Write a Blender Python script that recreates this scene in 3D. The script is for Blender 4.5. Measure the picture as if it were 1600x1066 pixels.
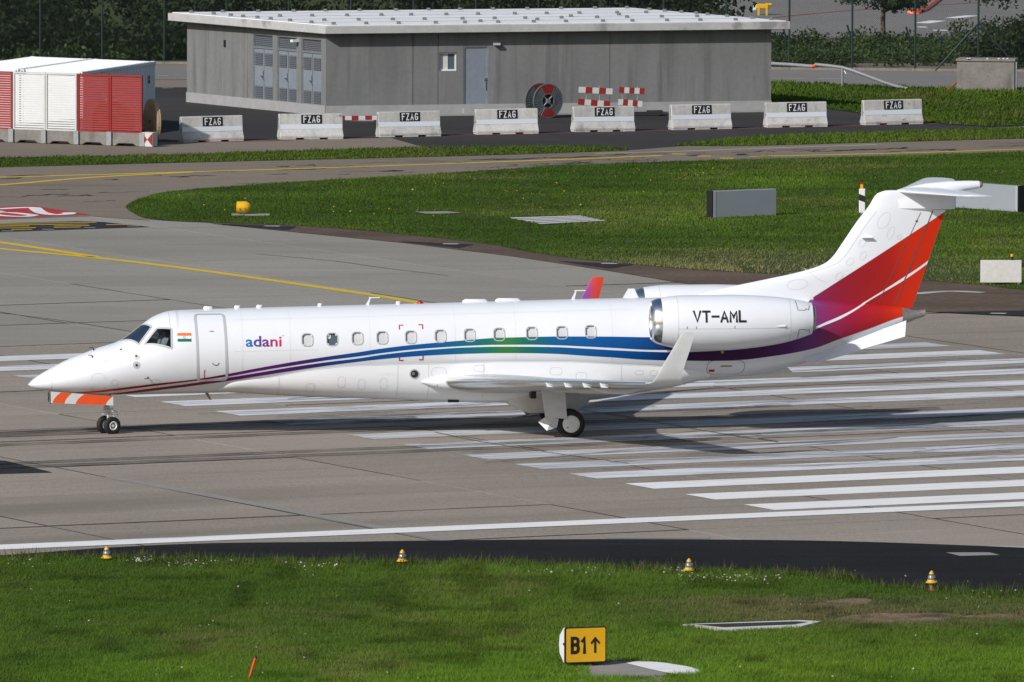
import bpy, bmesh, math, random, bisect
import numpy as np
from mathutils import Vector, Matrix
from mathutils.geometry import tessellate_polygon

random.seed(7); RNG = np.random.default_rng(7)
for o in list(bpy.data.objects): bpy.data.objects.remove(o)
SC = bpy.context.scene; COL = SC.collection
R = math.radians

# ------------------------------------------------------------------ camera
CAM_H, CAM_F, CAM_P, CAM_R = 26.9165, 18000.0, 0.0778169, 0.00322525
IW, IH = 1600.0, 1066.0
cp, sp, cr, sr = math.cos(CAM_P), math.sin(CAM_P), math.cos(CAM_R), math.sin(CAM_R)
FWD = np.array([0, cp, -sp]); UP0 = np.array([0, sp, cp]); RT0 = np.array([1.0, 0, 0])
RT = RT0 * cr + UP0 * sr; UPV = -RT0 * sr + UP0 * cr
cd = bpy.data.cameras.new('camera'); cam = bpy.data.objects.new('camera', cd); COL.objects.link(cam)
cd.sensor_width = 36.0; cd.sensor_fit = 'HORIZONTAL'; cd.lens = CAM_F / IW * 36.0
cd.clip_start = 1.0; cd.clip_end = 6000.0
cam.matrix_world = Matrix(((RT[0], UPV[0], -FWD[0], 0), (RT[1], UPV[1], -FWD[1], 0), (RT[2], UPV[2], -FWD[2], CAM_H), (0, 0, 0, 1)))
SC.camera = cam

def at(px, py, z=0.0):
    """point of the place (at height z) that the photograph shows at a pixel"""
    d = FWD + (px - IW / 2) / CAM_F * RT - (py - IH / 2) / CAM_F * UPV
    t = (z - CAM_H) / d[2]
    return Vector((d[0] * t, d[1] * t, z))

# ------------------------------------------------------------------ light
SUN_DIR = Vector((-1.02, -1.20, 1.0)).normalized()      # towards the sun
w = bpy.data.worlds.new('World'); SC.world = w; w.use_nodes = True
nt = w.node_tree; nt.nodes.clear()
wo = nt.nodes.new('ShaderNodeOutputWorld'); wb = nt.nodes.new('ShaderNodeBackground'); sk = nt.nodes.new('ShaderNodeTexSky')
sk.sky_type = 'NISHITA'; sk.sun_disc = False
sk.sun_elevation = math.asin(SUN_DIR.z); sk.sun_rotation = math.atan2(SUN_DIR.x, SUN_DIR.y)
sk.dust_density = 1.6; sk.air_density = 1.0
wb.inputs['Strength'].default_value = 0.08
nt.links.new(sk.outputs[0], wb.inputs[0]); nt.links.new(wb.outputs[0], wo.inputs[0])
sl = bpy.data.lights.new('sun', 'SUN'); sl.energy = 3.85; sl.angle = R(1.2); sl.color = (1.0, 0.98, 0.955)
so = bpy.data.objects.new('sun', sl); COL.objects.link(so)
so.rotation_euler = (-SUN_DIR).to_track_quat('-Z', 'Y').to_euler()
vs = SC.view_settings; vs.view_transform = 'Standard'; vs.look = 'None'; vs.exposure = 0.0; vs.gamma = 1.0; vs.use_curve_mapping = False
SC.cycles.max_bounces = 6; SC.cycles.transparent_max_bounces = 12

# ------------------------------------------------------------------ materials
M = {}
def nodes_of(name):
    m = bpy.data.materials.new(name); m.use_nodes = True; t = m.node_tree
    b = t.nodes['Principled BSDF']
    return m, t, b
def nd(t, kind, **kw):
    n = t.nodes.new(kind)
    for k, v in kw.items():
        if k in n.inputs: n.inputs[k].default_value = v
        else: setattr(n, k, v)
    return n
def coords(t, space, scale=(1, 1, 1), rot=0.0):
    if space == 'world': src = nd(t, 'ShaderNodeNewGeometry').outputs['Position']
    elif space == 'each':
        ob = nd(t, 'ShaderNodeTexCoord').outputs['Object']; vm = nd(t, 'ShaderNodeVectorMath'); vm.operation = 'MULTIPLY_ADD'; t.links.new(nd(t, 'ShaderNodeObjectInfo').outputs['Location'], vm.inputs[0]); vm.inputs[1].default_value = (3.7, 1.3, 2.1); t.links.new(ob, vm.inputs[2]); src = vm.outputs[0]
    else: src = nd(t, 'ShaderNodeTexCoord').outputs['Object']
    mp = nd(t, 'ShaderNodeMapping'); mp.inputs['Scale'].default_value = scale; 
    if rot:
        r0 = nd(t, 'ShaderNodeMapping'); r0.inputs['Rotation'].default_value = (0, 0, rot)
        t.links.new(src, r0.inputs[0]); src = r0.outputs[0]
    t.links.new(src, mp.inputs[0])
    return mp.outputs[0]
def noise(t, vec, scale, detail=4, rough=.6):
    n = nd(t, 'ShaderNodeTexNoise'); n.inputs['Scale'].default_value = scale; n.inputs['Detail'].default_value = detail; n.inputs['Roughness'].default_value = rough
    t.links.new(vec, n.inputs['Vector']); return n.outputs['Fac']
def maprange(t, v, a, b, c, d):
    n = nd(t, 'ShaderNodeMapRange'); n.clamp = True
    for i, x in zip((1, 2, 3, 4), (a, b, c, d)): n.inputs[i].default_value = x
    t.links.new(v, n.inputs[0]); return n.outputs[0]
def mixc(t, fac, a, b, mode='MIX'):
    n = nd(t, 'ShaderNodeMix'); n.data_type = 'RGBA'; n.blend_type = mode; n.clamp_factor = True
    for s, v in ((n.inputs[0], fac), (n.inputs[6], a), (n.inputs[7], b)):
        if isinstance(v, (int, float)): s.default_value = v
        elif isinstance(v, (tuple, list)): s.default_value = (*v[:3], 1)
        else: t.links.new(v, s)
    return n.outputs[2]
def mul(t, a, b):
    n = nd(t, 'ShaderNodeMath'); n.operation = 'MULTIPLY'
    for s, v in ((n.inputs[0], a), (n.inputs[1], b)):
        if isinstance(v, (int, float)): s.default_value = v
        else: t.links.new(v, s)
    return n.outputs[0]
def mat(name, col, rough=.6, metal=0.0, var=(), space='object', bump=0.0, bscale=30, coat=0.0, spec=None, tint=None, objvar=0.0, back=None):
    """var: list of (scale, amount[, stretch(x,y,z)[, rot]]) brightness noises; tint: (colour, scale, lo, hi[, stretch[, rot]]) patches"""
    m, t, b = nodes_of(name)
    c = nd(t, 'ShaderNodeRGB').outputs[0]; c.default_value = (*col, 1)
    for v in var:
        st = v[2] if len(v) > 2 else (1, 1, 1); ro = v[3] if len(v) > 3 else 0.0
        f = noise(t, coords(t, space, st, ro), v[0])
        g = maprange(t, f, .25, .75, 1 - v[1], 1 + v[1])
        n = nd(t, 'ShaderNodeVectorMath'); n.operation = 'SCALE'; t.links.new(c, n.inputs[0]); t.links.new(g, n.inputs['Scale']); c = n.outputs[0]
    for ti in (tint or ()):
        st = ti[4] if len(ti) > 4 else (1, 1, 1); ro = ti[5] if len(ti) > 5 else 0.0
        f = noise(t, coords(t, space, st, ro), ti[1], 5)
        c = mixc(t, maprange(t, f, ti[2], ti[3], 0, 1), c, ti[0])
    if objvar:
        oi = nd(t, 'ShaderNodeObjectInfo').outputs['Random']
        g = maprange(t, oi, 0, 1, 1 - objvar, 1 + objvar)
        n = nd(t, 'ShaderNodeVectorMath'); n.operation = 'SCALE'; t.links.new(c, n.inputs[0]); t.links.new(g, n.inputs['Scale']); c = n.outputs[0]
    if back:
        bf = nd(t, 'ShaderNodeNewGeometry').outputs['Backfacing']; c = mixc(t, bf, c, back)
    t.links.new(c, b.inputs['Base Color'])
    b.inputs['Roughness'].default_value = rough; b.inputs['Metallic'].default_value = metal
    b.inputs['Coat Weight'].default_value = coat; b.inputs['Coat Roughness'].default_value = .08
    if spec is not None: b.inputs['Specular IOR Level'].default_value = spec
    if bump:
        bn = nd(t, 'ShaderNodeBump'); bn.inputs['Strength'].default_value = bump; bn.inputs['Distance'].default_value = .02
        t.links.new(noise(t, coords(t, space), bscale), bn.inputs['Height']); t.links.new(bn.outputs[0], b.inputs['Normal'])
    M[name] = m; return m
def attr_mat(name, rough=.6, attr='Col', coat=0.0, spec=.3, translucent=0.0):
    m, t, b = nodes_of(name)
    a = nd(t, 'ShaderNodeAttribute'); a.attribute_name = attr
    t.links.new(a.outputs['Color'], b.inputs['Base Color']); b.inputs['Roughness'].default_value = rough
    b.inputs['Coat Weight'].default_value = coat; b.inputs['Coat Roughness'].default_value = .08; b.inputs['Specular IOR Level'].default_value = spec
    if translucent:
        tr = nd(t, 'ShaderNodeBsdfTranslucent'); t.links.new(a.outputs['Color'], tr.inputs[0])
        mx = nd(t, 'ShaderNodeMixShader'); mx.inputs[0].default_value = translucent
        t.links.new(b.outputs[0], mx.inputs[1]); t.links.new(tr.outputs[0], mx.inputs[2])
        t.links.new(mx.outputs[0], t.nodes['Material Output'].inputs[0])
    M[name] = m; return m

RW_YAW = 0.46858                     # direction of the runway
RA = Vector((math.cos(RW_YAW), math.sin(RW_YAW), 0)); RP = Vector((-math.sin(RW_YAW), math.cos(RW_YAW), 0))
RO = Vector((5.9426, 291.223, 0))    # near threshold corner
# pavement and soil
mat('taxi_concrete', (.295, .275, .24), .9, var=[(.09, .10), (.6, .07, (.25, 1, 1)), (9, .12), (30, .16)], space='world', objvar=.05, tint=[((.22, .203, .18), .09, .5, .8, (.25, 1, 1)), ((.34, .32, .285), .8, .62, .8, (.06, 1, 1)), ((.16, .148, .132), .6, .66, .8, (.08, 1, 1))], spec=.08)
mat('concrete', (.288, .250, .211), .9, var=[(.09, .10), (.6, .08, (.25, 1, 1), -RW_YAW), (1.6, .10, (.03, 1.6, 1), -RW_YAW), (9, .18), (30, .30)], space='world', objvar=.07,
    tint=[((.180, .155, .130), .12, .55, .8, (.18, 1, 1), -RW_YAW), ((.325, .285, .24), .05, .55, .75), ((.125, .112, .10), .5, .66, .78, (.12, 1, 1), -RW_YAW)], spec=.08)
mat('joint', (.045, .042, .04), .9, var=[(3, .3)], space='world')
mat('patch', (.27, .255, .235), .85, var=[(2, .12), (25, .15)], space='world', spec=.25)
mat('taxi_asphalt', (.215, .178, .142), .9, var=[(.07, .16), (1.2, .10, (.15, 1, 1)), (14, .2)], space='world',
    tint=[((.065, .06, .056), .35, .60, .72, (.10, 1.0, 1)), ((.2, .18, .155), .06, .5, .8)], spec=.08)
mat('new_asphalt', (.0175, .0165, .0165), .8, var=[(.12, .28), (1.0, .25, (.1, 1, 1)), (14, .4), (40, .4)], space='world', tint=[((.05, .044, .04), .9, .60, .82, (.06, 1, 1)), ((.06, .052, .045), .35, .66, .85)], spec=.06)
mat('dark_asphalt', (.052, .050, .049), .88, var=[(.08, .2), (.7, .16, (.3, 1, 1)), (8, .12)], space='world', spec=.06)
mat('road', (.20, .19, .178), .88, var=[(.07, .12), (4, .1)], space='world', spec=.25)
mat('soil', (.115, .083, .063), .95, var=[(.35, .28, (.35, 1, 1)), (4, .25), (20, .3)], space='world', tint=[((.045, .040, .038), .16, .56, .7, (.4, 1, 1))], spec=.1)
mat('turf', (.05, .066, .02), .95, var=[(.3, .3), (5, .3)], space='world', spec=.1)
mat('crack', (.055, .050, .046), .9, var=[(1.5, .5)], space='world', spec=.05)
# paint
def paint(name, col, wear, scale=1.0, rubber=0.0):
    m, t, b = nodes_of(name)
    st = coords(t, 'world', (.09, 1.6, 1), -RW_YAW); fine = noise(t, coords(t, 'world'), 22, 3)
    streak = noise(t, st, 1.6 * scale, 6, .7)
    c = mixc(t, maprange(t, streak, .60 - wear * .20, .72 - wear * .08, 0, .8), col, (.20, .185, .165))
    c = mixc(t, maprange(t, fine, .58, .75, 0, .4), c, (.22, .2, .18))
    if rubber:
        for ang, sc in ((-RW_YAW + .22, .5), (-RW_YAW + .08, .8), (-RW_YAW - .12, .37)):
            s2 = noise(t, coords(t, 'world', (.05, 1.5, 1), ang), sc * 2.2, 3, .55)
            c = mixc(t, maprange(t, s2, .60, .68, 0, rubber), c, (.075, .075, .08))
    t.links.new(c, b.inputs['Base Color']); b.inputs['Roughness'].default_value = .8; b.inputs['Specular IOR Level'].default_value = .08
    M[name] = m
paint('paint_white', (.80, .80, .79), .22, 1.6)
paint('paint_worn', (.70, .715, .74), .62, 2.2, .7)
paint('paint_vworn', (.60, .62, .65), .85, 2.2, .75)
paint('paint_old', (.48, .48, .46), .75, 1.2)
paint('paint_old_white', (.55, .55, .54), .35, 2.0)
paint('paint_yellow', (.66, .46, .03), .22)
paint('paint_red', (.42, .045, .05), .2)
paint('paint_redline', (.26, .05, .055), .4)
paint('paint_black', (.028, .028, .033), .1)
# general
mat('white_paint', (.745, .762, .80), .3, coat=.2, var=[(.6, .02), (2.5, .015, (.4, 1, 1))], back=(.035, .035, .04), tint=[((.66, .65, .62), 1.3, .66, .9, (.35, 1, .6)), ((.60, .59, .56), 5, .72, .9, (1, 1, .25))])
mat('seam_faint', (.66, .665, .675), .6)
mat('fairing_paint', (.79, .80, .82), .34, coat=.3, var=[(.8, .03), (3, .02, (.3, 1, 1))], tint=[((.62, .60, .56), 1.4, .64, .85, (.25, 1, 1.6))])
mat('grey_white', (.57, .575, .57), .42, var=[(2, .06), (6, .05, (.3, 1, 1))], tint=[((.42, .41, .39), 2.2, .64, .85, (.4, 1, 1))])
mat('panel_line', (.56, .56, .57), .6)
mat('dark_line', (.06, .06, .065), .6)
mat('grey_trim', (.44, .45, .47), .45)
mat('chrome', (.86, .87, .88), .22, metal=1.0, var=[(3, .05)])
mat('steel', (.52, .52, .52), .3, metal=1.0, var=[(4, .15)])
mat('exhaust_metal', (.36, .335, .31), .42, metal=.6, var=[(5, .25), (20, .1)])
mat('fan_metal', (.30, .31, .33), .35, metal=1.0)
mat('duct_dark', (.04, .04, .045), .5)
mat('rubber', (.012, .012, .013), .75, var=[(12, .3)])
mat('hub_white', (.72, .72, .70), .4, var=[(9, .08)])
mat('strut_paint', (.55, .56, .55), .4, var=[(12, .15)])
mat('black', (.012, .012, .014), .5)
mat('red_mark', (.42, .015, .02), .45)
mat('red_lens', (.45, .01, .015), .2, coat=.5)
mat('orange', (.70, .075, .010), .45, var=[(4, .06)])
mat('shade_white', (.58, .59, .595), .5, var=[(2.2, .05, (1, 1, 4))])
mat('pane_dark', (.09, .11, .14), .12)
mat('cockpit_dark', (.03, .03, .034), .7)
mat('tan', (.30, .22, .14), .6)
attr_mat('livery', .38, coat=.04, spec=.22)
attr_mat('leaf', .65, translucent=.25)
attr_mat('grass', .7, translucent=.38, spec=.1)
attr_mat('petal', .7, translucent=.3)
mat('bark', (.10, .075, .055), .9, var=[(8, .3, (1, 1, .2))])
mat('bare_concrete', (.168, .172, .168), .88, var=[(.5, .08), (1.3, .13, (1.4, 1.4, .16)), (6, .07)], bump=.15, tint=[((.105, .105, .104), 1.1, .52, .70, (1.6, 1.6, .10)), ((.23, .232, .225), 1.6, .62, .8, (1.4, 1.4, .12)), ((.125, .126, .122), 5, .62, .75, (1, 1, .08))])
mat('roof_edge', (.43, .428, .42), .85, var=[(1.1, .12), (6, .08)], tint=[((.26, .255, .25), .6, .6, .68)])
mat('roof_white', (.76, .765, .77), .8, var=[(.5, .06), (4, .05)])
mat('plinth', (.30, .30, .295), .85, var=[(2, .12)])
mat('barrier_concrete', (.47, .465, .445), .88, var=[(1.2, .14), (9, .12), (2.5, .14, (1, 1, .2))], space='each', objvar=.08, tint=[((.25, .24, .22), 1.5, .56, .74, (1.2, 1.2, .25)), ((.20, .19, .17), 3.0, .62, .74)])
mat('base_concrete', (.20, .188, .17), .9, var=[(1.5, .2), (8, .15)], tint=[((.12, .11, .10), 1.7, .52, .7, (1, 1, .4))])
mat('reflective', (.66, .70, .76), .35)
mat('door_metal', (.225, .255, .295), .45, metal=.15, var=[(3, .08)])
mat('film_mark', (.16, .25, .40), .4)
mat('louvre_metal', (.13, .14, .155), .5, metal=.2)
mat('red_steel', (.25, .012, .008), .7, var=[(3, .1)])
mat('white_steel', (.53, .53, .515), .6, var=[(3, .05)])
mat('container_white', (.72, .73, .75), .45, var=[(.8, .05)], tint=[((.55, .54, .52), 1.2, .66, .85)])
mat('wood', (.42, .31, .19), .85, var=[(2, .15), (9, .18, (1, 1, .15))])
mat('wood_end', (.36, .27, .17), .85, var=[(3, .2), (12, .2, (.3, 1, 1))])
mat('galv', (.33, .36, .37), .45, metal=.6, var=[(5, .15)])
mat('reel_steel', (.15, .165, .17), .5, metal=.3, var=[(5, .2)])
mat('dry_soil', (.20, .145, .095), .95, var=[(1.0, .3), (8, .35)], space='world', tint=[((.085, .065, .055), .9, .5, .65)], spec=.05)
mat('fence_green', (.006, .022, .019), .5)
mat('sign_grey', (.27, .295, .325), .5, var=[(1.5, .04)])
mat('sign_grey_edge', (.36, .38, .41), .5)
mat('white_plastic', (.74, .75, .76), .4)
mat('sign_yellow', (.78, .42, .01), .38, coat=.3)
mat('yellow_paint', (.72, .40, .008), .4, coat=.2, var=[(6, .08)])
mat('glass_bell', (.42, .45, .5), .08, metal=.75)
mat('pipe_grey', (.24, .245, .255), .5, var=[(3, .1)])
mat('mottled_white', (.60, .58, .55), .8, var=[(2, .08), (8, .08)])
mat('skin', (.33, .19, .12), .6)
mat('shirt', (.72, .74, .78), .8)
mat('hair', (.02, .016, .013), .6)
mat('fabric_dark', (.04, .04, .05), .9)
def glass_mat(name, tint, reflect=.12):
    m, t, b = nodes_of(name); t.nodes.remove(b)
    tr = nd(t, 'ShaderNodeBsdfTransparent'); tr.inputs[0].default_value = (*tint, 1)
    gl = nd(t, 'ShaderNodeBsdfGlossy'); gl.inputs['Roughness'].default_value = .03; gl.inputs[0].default_value = (.42, .45, .47, 1)
    fr = nd(t, 'ShaderNodeFresnel'); fr.inputs[0].default_value = 1.5
    mx = nd(t, 'ShaderNodeMixShader'); t.links.new(maprange(t, fr.outputs[0], 0, 1, reflect * .5, 1), mx.inputs[0])
    t.links.new(tr.outputs[0], mx.inputs[1]); t.links.new(gl.outputs[0], mx.inputs[2]); t.links.new(mx.outputs[0], t.nodes['Material Output'].inputs[0])
    M[name] = m
glass_mat('glass', (.42, .50, .50), .04)
def mesh_net(name, col, fac):
    m, t, b = nodes_of(name); b.inputs['Base Color'].default_value = (*col, 1); b.inputs['Roughness'].default_value = .5
    tr = nd(t, 'ShaderNodeBsdfTransparent'); mx = nd(t, 'ShaderNodeMixShader')
    # diamond wire lattice
    tc = nd(t, 'ShaderNodeTexCoord').outputs['Object']
    sx = nd(t, 'ShaderNodeSeparateXYZ'); t.links.new(tc, sx.inputs[0])
    outs = []
    for sgn in (1, -1):
        a = nd(t, 'ShaderNodeMath'); a.operation = 'MULTIPLY_ADD'; a.inputs[1].default_value = sgn
        t.links.new(sx.outputs[0], a.inputs[0]); t.links.new(sx.outputs[2], a.inputs[2])
        s = mul(t, a.outputs[0], 1 / .10)
        f = nd(t, 'ShaderNodeMath'); f.operation = 'FRACT'; t.links.new(s, f.inputs[0])
        l = nd(t, 'ShaderNodeMath'); l.operation = 'LESS_THAN'; l.inputs[1].default_value = fac; t.links.new(f.outputs[0], l.inputs[0]); outs.append(l.outputs[0])
    mxm = nd(t, 'ShaderNodeMath'); mxm.operation = 'MAXIMUM'; t.links.new(outs[0], mxm.inputs[0]); t.links.new(outs[1], mxm.inputs[1])
    t.links.new(mxm.outputs[0], mx.inputs[0]); t.links.new(tr.outputs[0], mx.inputs[1]); t.links.new(b.outputs[0], mx.inputs[2])
    t.links.new(mx.outputs[0], t.nodes['Material Output'].inputs[0]); M[name] = m
mesh_net('chain_link', (.006, .018, .016), .075)

def rubber_mat():
    m, t, b = nodes_of('tyre_rubber'); b.inputs['Base Color'].default_value = (.03, .03, .033, 1); b.inputs['Roughness'].default_value = .85; b.inputs['Specular IOR Level'].default_value = .05
    tr = nd(t, 'ShaderNodeBsdfTransparent'); mx = nd(t, 'ShaderNodeMixShader')
    t.links.new(maprange(t, noise(t, coords(t, 'world', (.25, 1.5, 1), -RW_YAW), 2.2, 5, .7), .30, .60, .0, .72), mx.inputs[0])
    t.links.new(tr.outputs[0], mx.inputs[1]); t.links.new(b.outputs[0], mx.inputs[2]); t.links.new(mx.outputs[0], t.nodes['Material Output'].inputs[0]); M['tyre_rubber'] = m
rubber_mat()

STROKES = {'F': (.52, [[(0, 0), (0, 1), (.52, 1)], [(0, .53), (.42, .53)]]), 'Z': (.52, [[(0, 1), (.52, 1), (0, 0), (.52, 0)]]), 'A': (.56, [[(0, 0), (.28, 1), (.56, 0)], [(.10, .32), (.46, .32)]]),
  'G': (.52, [[(.52, .84), (.42, .97), (.26, 1), (.10, .96), (0, .80), (0, .20), (.10, .04), (.26, 0), (.42, .04), (.52, .18), (.52, .46), (.30, .46)]]), 'V': (.56, [[(0, 1), (.28, 0), (.56, 1)]]), 'T': (.56, [[(0, 1), (.56, 1)], [(.28, 1), (.28, 0)]]),
  '-': (.52, [[(.0, .5), (.52, .5)]]), 'M': (.56, [[(0, 0), (0, 1), (.28, .42), (.56, 1), (.56, 0)]]), 'L': (.52, [[(0, 1), (0, 0), (.52, 0)]]),
  'B': (.50, [[(0, 0), (0, 1), (.30, 1), (.44, .93), (.48, .77), (.44, .60), (.30, .53), (0, .53)], [(.30, .53), (.46, .45), (.50, .27), (.46, .08), (.30, 0), (0, 0)]]), '1': (.16, [[(0, .80), (.16, 1), (.16, 0)]])}
def stroke_text(txt, width, height, wt, gap=.22):
    """plain technical lettering: returns flat (x, z, layer) points and faces, centred"""
    tot = sum(STROKES[c][0] for c in txt) + gap * (len(txt) - 1); kx = (width - wt) / tot; ky = height - wt; v = []; f = []; x = 0; lay = 0
    for c in txt:
        for pl in STROKES[c][1]:
            P = [Vector(((x + a) * kx - (width - wt) / 2, b * ky - ky / 2)) for a, b in pl]; base = len(v); n = len(P)
            for i in range(n):
                d0 = (P[i] - P[i - 1]).normalized() if i else (P[1] - P[0]).normalized(); d1 = (P[i + 1] - P[i]).normalized() if i < n - 1 else d0
                n0 = Vector((-d0.y, d0.x)); n1 = Vector((-d1.y, d1.x)); mN = (n0 + n1); mN = mN / max(mN.length_squared / 2, .45)
                e = (-d1 * wt / 2 if i == 0 else d0 * wt / 2 if i == n - 1 else Vector((0, 0)))
                for s in (1, -1): q = P[i] + e + mN * s * wt / 2; v.append((q.x, q.y, lay))
                if i: b0 = base + 2 * i; f.append((b0 - 2, b0 - 1, b0 + 1, b0))
            lay += 1
        x += STROKES[c][0] + gap
    return v, f

# ------------------------------------------------------------------ mesh helpers
def link(name, me, m=None, parent=None, smooth=None):
    o = bpy.data.objects.new(name, me); COL.objects.link(o)
    if m is not None: me.materials.append(M[m] if isinstance(m, str) else m)
    if parent is not None: o.parent = parent
    if smooth is not None:
        me.polygons.foreach_set('use_smooth', [True] * len(me.polygons))
        if smooth > 0: me.set_sharp_from_angle(angle=R(smooth))
    return o
def from_data(name, v, f, m=None, parent=None, smooth=None, fix=False):
    me = bpy.data.meshes.new(name); me.from_pydata([tuple(p) for p in v], [], f)
    if fix:
        bm = bmesh.new(); bm.from_mesh(me); bmesh.ops.recalc_face_normals(bm, faces=bm.faces); bm.to_mesh(me); bm.free()
    me.update(); return link(name, me, m, parent, smooth)
def tag(o, label, cat, group=None, kind=None):
    if label: o['label'] = label
    if cat: o['category'] = cat
    if group: o['group'] = group
    if kind: o['kind'] = kind
    return o
def empty(name, loc, rz=0.0, label=None, cat=None, group=None):
    o = bpy.data.objects.new(name, None); COL.objects.link(o); o.location = loc; o.rotation_euler = (0, 0, rz); o.empty_display_size = .2
    if label: tag(o, label, cat, group)
    return o
def structure(o): o['kind'] = 'structure'; return o
def copy_tree(o, parent=None):
    c = o.copy(); COL.objects.link(c); c.parent = parent
    for ch in list(o.children): copy_tree(ch, c)
    return c
class MB:
    def __init__(s): s.v = []; s.f = []
    def add(s, v, f):
        n = len(s.v); s.v += [Vector(p) for p in v]; s.f += [tuple(i + n for i in q) for q in f]; return s
    def box(s, c, d, rz=0.0, mtx=None):
        hx, hy, hz = d[0] / 2, d[1] / 2, d[2] / 2
        v = [Vector((x, y, z)) for x in (-hx, hx) for y in (-hy, hy) for z in (-hz, hz)]
        q = mtx if mtx else Matrix.Rotation(rz, 4, 'Z')
        v = [q @ p + Vector(c) for p in v]
        return s.add(v, [(0, 1, 3, 2), (4, 6, 7, 5), (0, 4, 5, 1), (2, 3, 7, 6), (0, 2, 6, 4), (1, 5, 7, 3)])
    def prism(s, prof, a, b, n=None):
        """profile of 3D points extruded from offset a to offset b"""
        a, b = Vector(a), Vector(b); k = len(prof)
        v = [Vector(p) + a for p in prof] + [Vector(p) + b for p in prof]
        f = [tuple(range(k - 1, -1, -1)), tuple(range(k, 2 * k))] + [(i, (i + 1) % k, k + (i + 1) % k, k + i) for i in range(k)]
        return s.add(v, f)
    def tube(s, pts, rad, n=8, cap=True):
        pts = [Vector(p) for p in pts]; rad = rad if isinstance(rad, (list, tuple)) else [rad] * len(pts)
        v = []; f = []; u = None
        for i, p in enumerate(pts):
            t = (pts[min(i + 1, len(pts) - 1)] - pts[max(i - 1, 0)]).normalized()
            if u is None: u = t.orthogonal().normalized()
            else: u = (u - t * u.dot(t)).normalized()
            b = t.cross(u)
            v += [p + (u * math.cos(2 * math.pi * j / n) + b * math.sin(2 * math.pi * j / n)) * rad[i] for j in range(n)]
        for i in range(len(pts) - 1):
            f += [(i * n + j, i * n + (j + 1) % n, (i + 1) * n + (j + 1) % n, (i + 1) * n + j) for j in range(n)]
        if cap: f += [tuple(range(n - 1, -1, -1)), tuple((len(pts) - 1) * n + j for j in range(n))]
        return s.add(v, f)
    def lathe(s, prof, c, axis='Z', n=32, cap=False):
        """prof: list of (radius, along)"""
        v = []; f = []; c = Vector(c)
        for r, h in prof:
            for j in range(n):
                a = 2 * math.pi * j / n; x, y = r * math.cos(a), r * math.sin(a)
                v.append(c + (Vector((x, y, h)) if axis == 'Z' else Vector((h, x, y)) if axis == 'X' else Vector((y, h, x))))
        for i in range(len(prof) - 1):
            f += [(i * n + j, i * n + (j + 1) % n, (i + 1) * n + (j + 1) % n, (i + 1) * n + j) for j in range(n)]
        if cap: f += [tuple(range(n - 1, -1, -1)), tuple((len(prof) - 1) * n + j for j in range(n))]
        return s.add(v, f)
    def build(s, name, m, parent=None, smooth=None, bevel=0.0, seg=1):
        me = bpy.data.meshes.new(name); me.from_pydata([tuple(p) for p in s.v], [], s.f)
        bm = bmesh.new(); bm.from_mesh(me); bmesh.ops.recalc_face_normals(bm, faces=bm.faces)
        if bevel:
            ed = [e for e in bm.edges if len(e.link_faces) == 2 and e.calc_face_angle(0) > .5]
            bmesh.ops.bevel(bm, geom=ed, offset=bevel, segments=seg, affect='EDGES', clamp_overlap=True)
        bm.to_mesh(me); bm.free(); me.update()
        return link(name, me, m, parent, smooth)
def text_geo(txt, width=None, height=None, sx=1.0, bold=0.0, shear=0.0):
    cu = bpy.data.curves.new('t', 'FONT'); cu.body = txt; cu.size = 1; cu.offset = bold; cu.shear = shear; cu.resolution_u = 4
    o = bpy.data.objects.new('t', cu); COL.objects.link(o)
    dg = bpy.context.evaluated_depsgraph_get(); me = o.evaluated_get(dg).to_mesh()
    v = np.array([p.co[:] for p in me.vertices]); f = [tuple(p.vertices) for p in me.polygons]
    o.evaluated_get(dg).to_mesh_clear(); bpy.data.objects.remove(o); bpy.data.curves.remove(cu)
    mn, mx = v.min(0), v.max(0); v = v - (mn + mx) / 2; sz = mx - mn
    fx = (width / sz[0]) if width else (height / sz[1] * sx); fy = (height / sz[1]) if height else fx
    v[:, 0] *= fx; v[:, 1] *= fy
    return v[:, :2], f
def cut_geo(v, f, step):
    bm = bmesh.new(); vs_ = [bm.verts.new((p[0], p[1], 0)) for p in v]
    for q in f:
        try: bm.faces.new([vs_[i] for i in q])
        except ValueError: pass
    mn, mx = v.min(0), v.max(0)
    for ax in (0, 1):
        p = mn[ax] + step
        while p < mx[ax]:
            co = [0, 0, 0]; no = [0, 0, 0]; co[ax] = p; no[ax] = 1
            bmesh.ops.bisect_plane(bm, geom=bm.verts[:] + bm.edges[:] + bm.faces[:], plane_co=co, plane_no=no); p += step
    bm.verts.index_update(); vv = np.array([p.co[:2] for p in bm.verts]); ff = [tuple(p.index for p in q.verts) for q in bm.faces]; bm.free()
    return vv, ff
def set_color(o, cols):
    me = o.data; a = me.color_attributes.new('Col', 'FLOAT_COLOR', 'POINT')
    c = np.ones((len(me.vertices), 4), np.float32); c[:, :3] = cols; a.data.foreach_set('color', c.ravel())
def smooth_curve(pts, sub=5, closed=False):
    n = len(pts); out = []; P = [Vector((p[0], p[1], 0)) for p in pts]
    for i in range(n - 1):
        p0, p1, p2, p3 = P[max(i - 1, 0)], P[i], P[i + 1], P[min(i + 2, n - 1)]
        for k in range(sub):
            t = k / sub
            out.append(.5 * ((2 * p1) + (p2 - p0) * t + (2 * p0 - 5 * p1 + 4 * p2 - p3) * t * t + (3 * p1 - p0 - 3 * p2 + p3) * t ** 3))
    out.append(P[-1]); return [(p.x, p.y) for p in out]
def px_poly(pts): return [at(*p) for p in pts]
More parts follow.
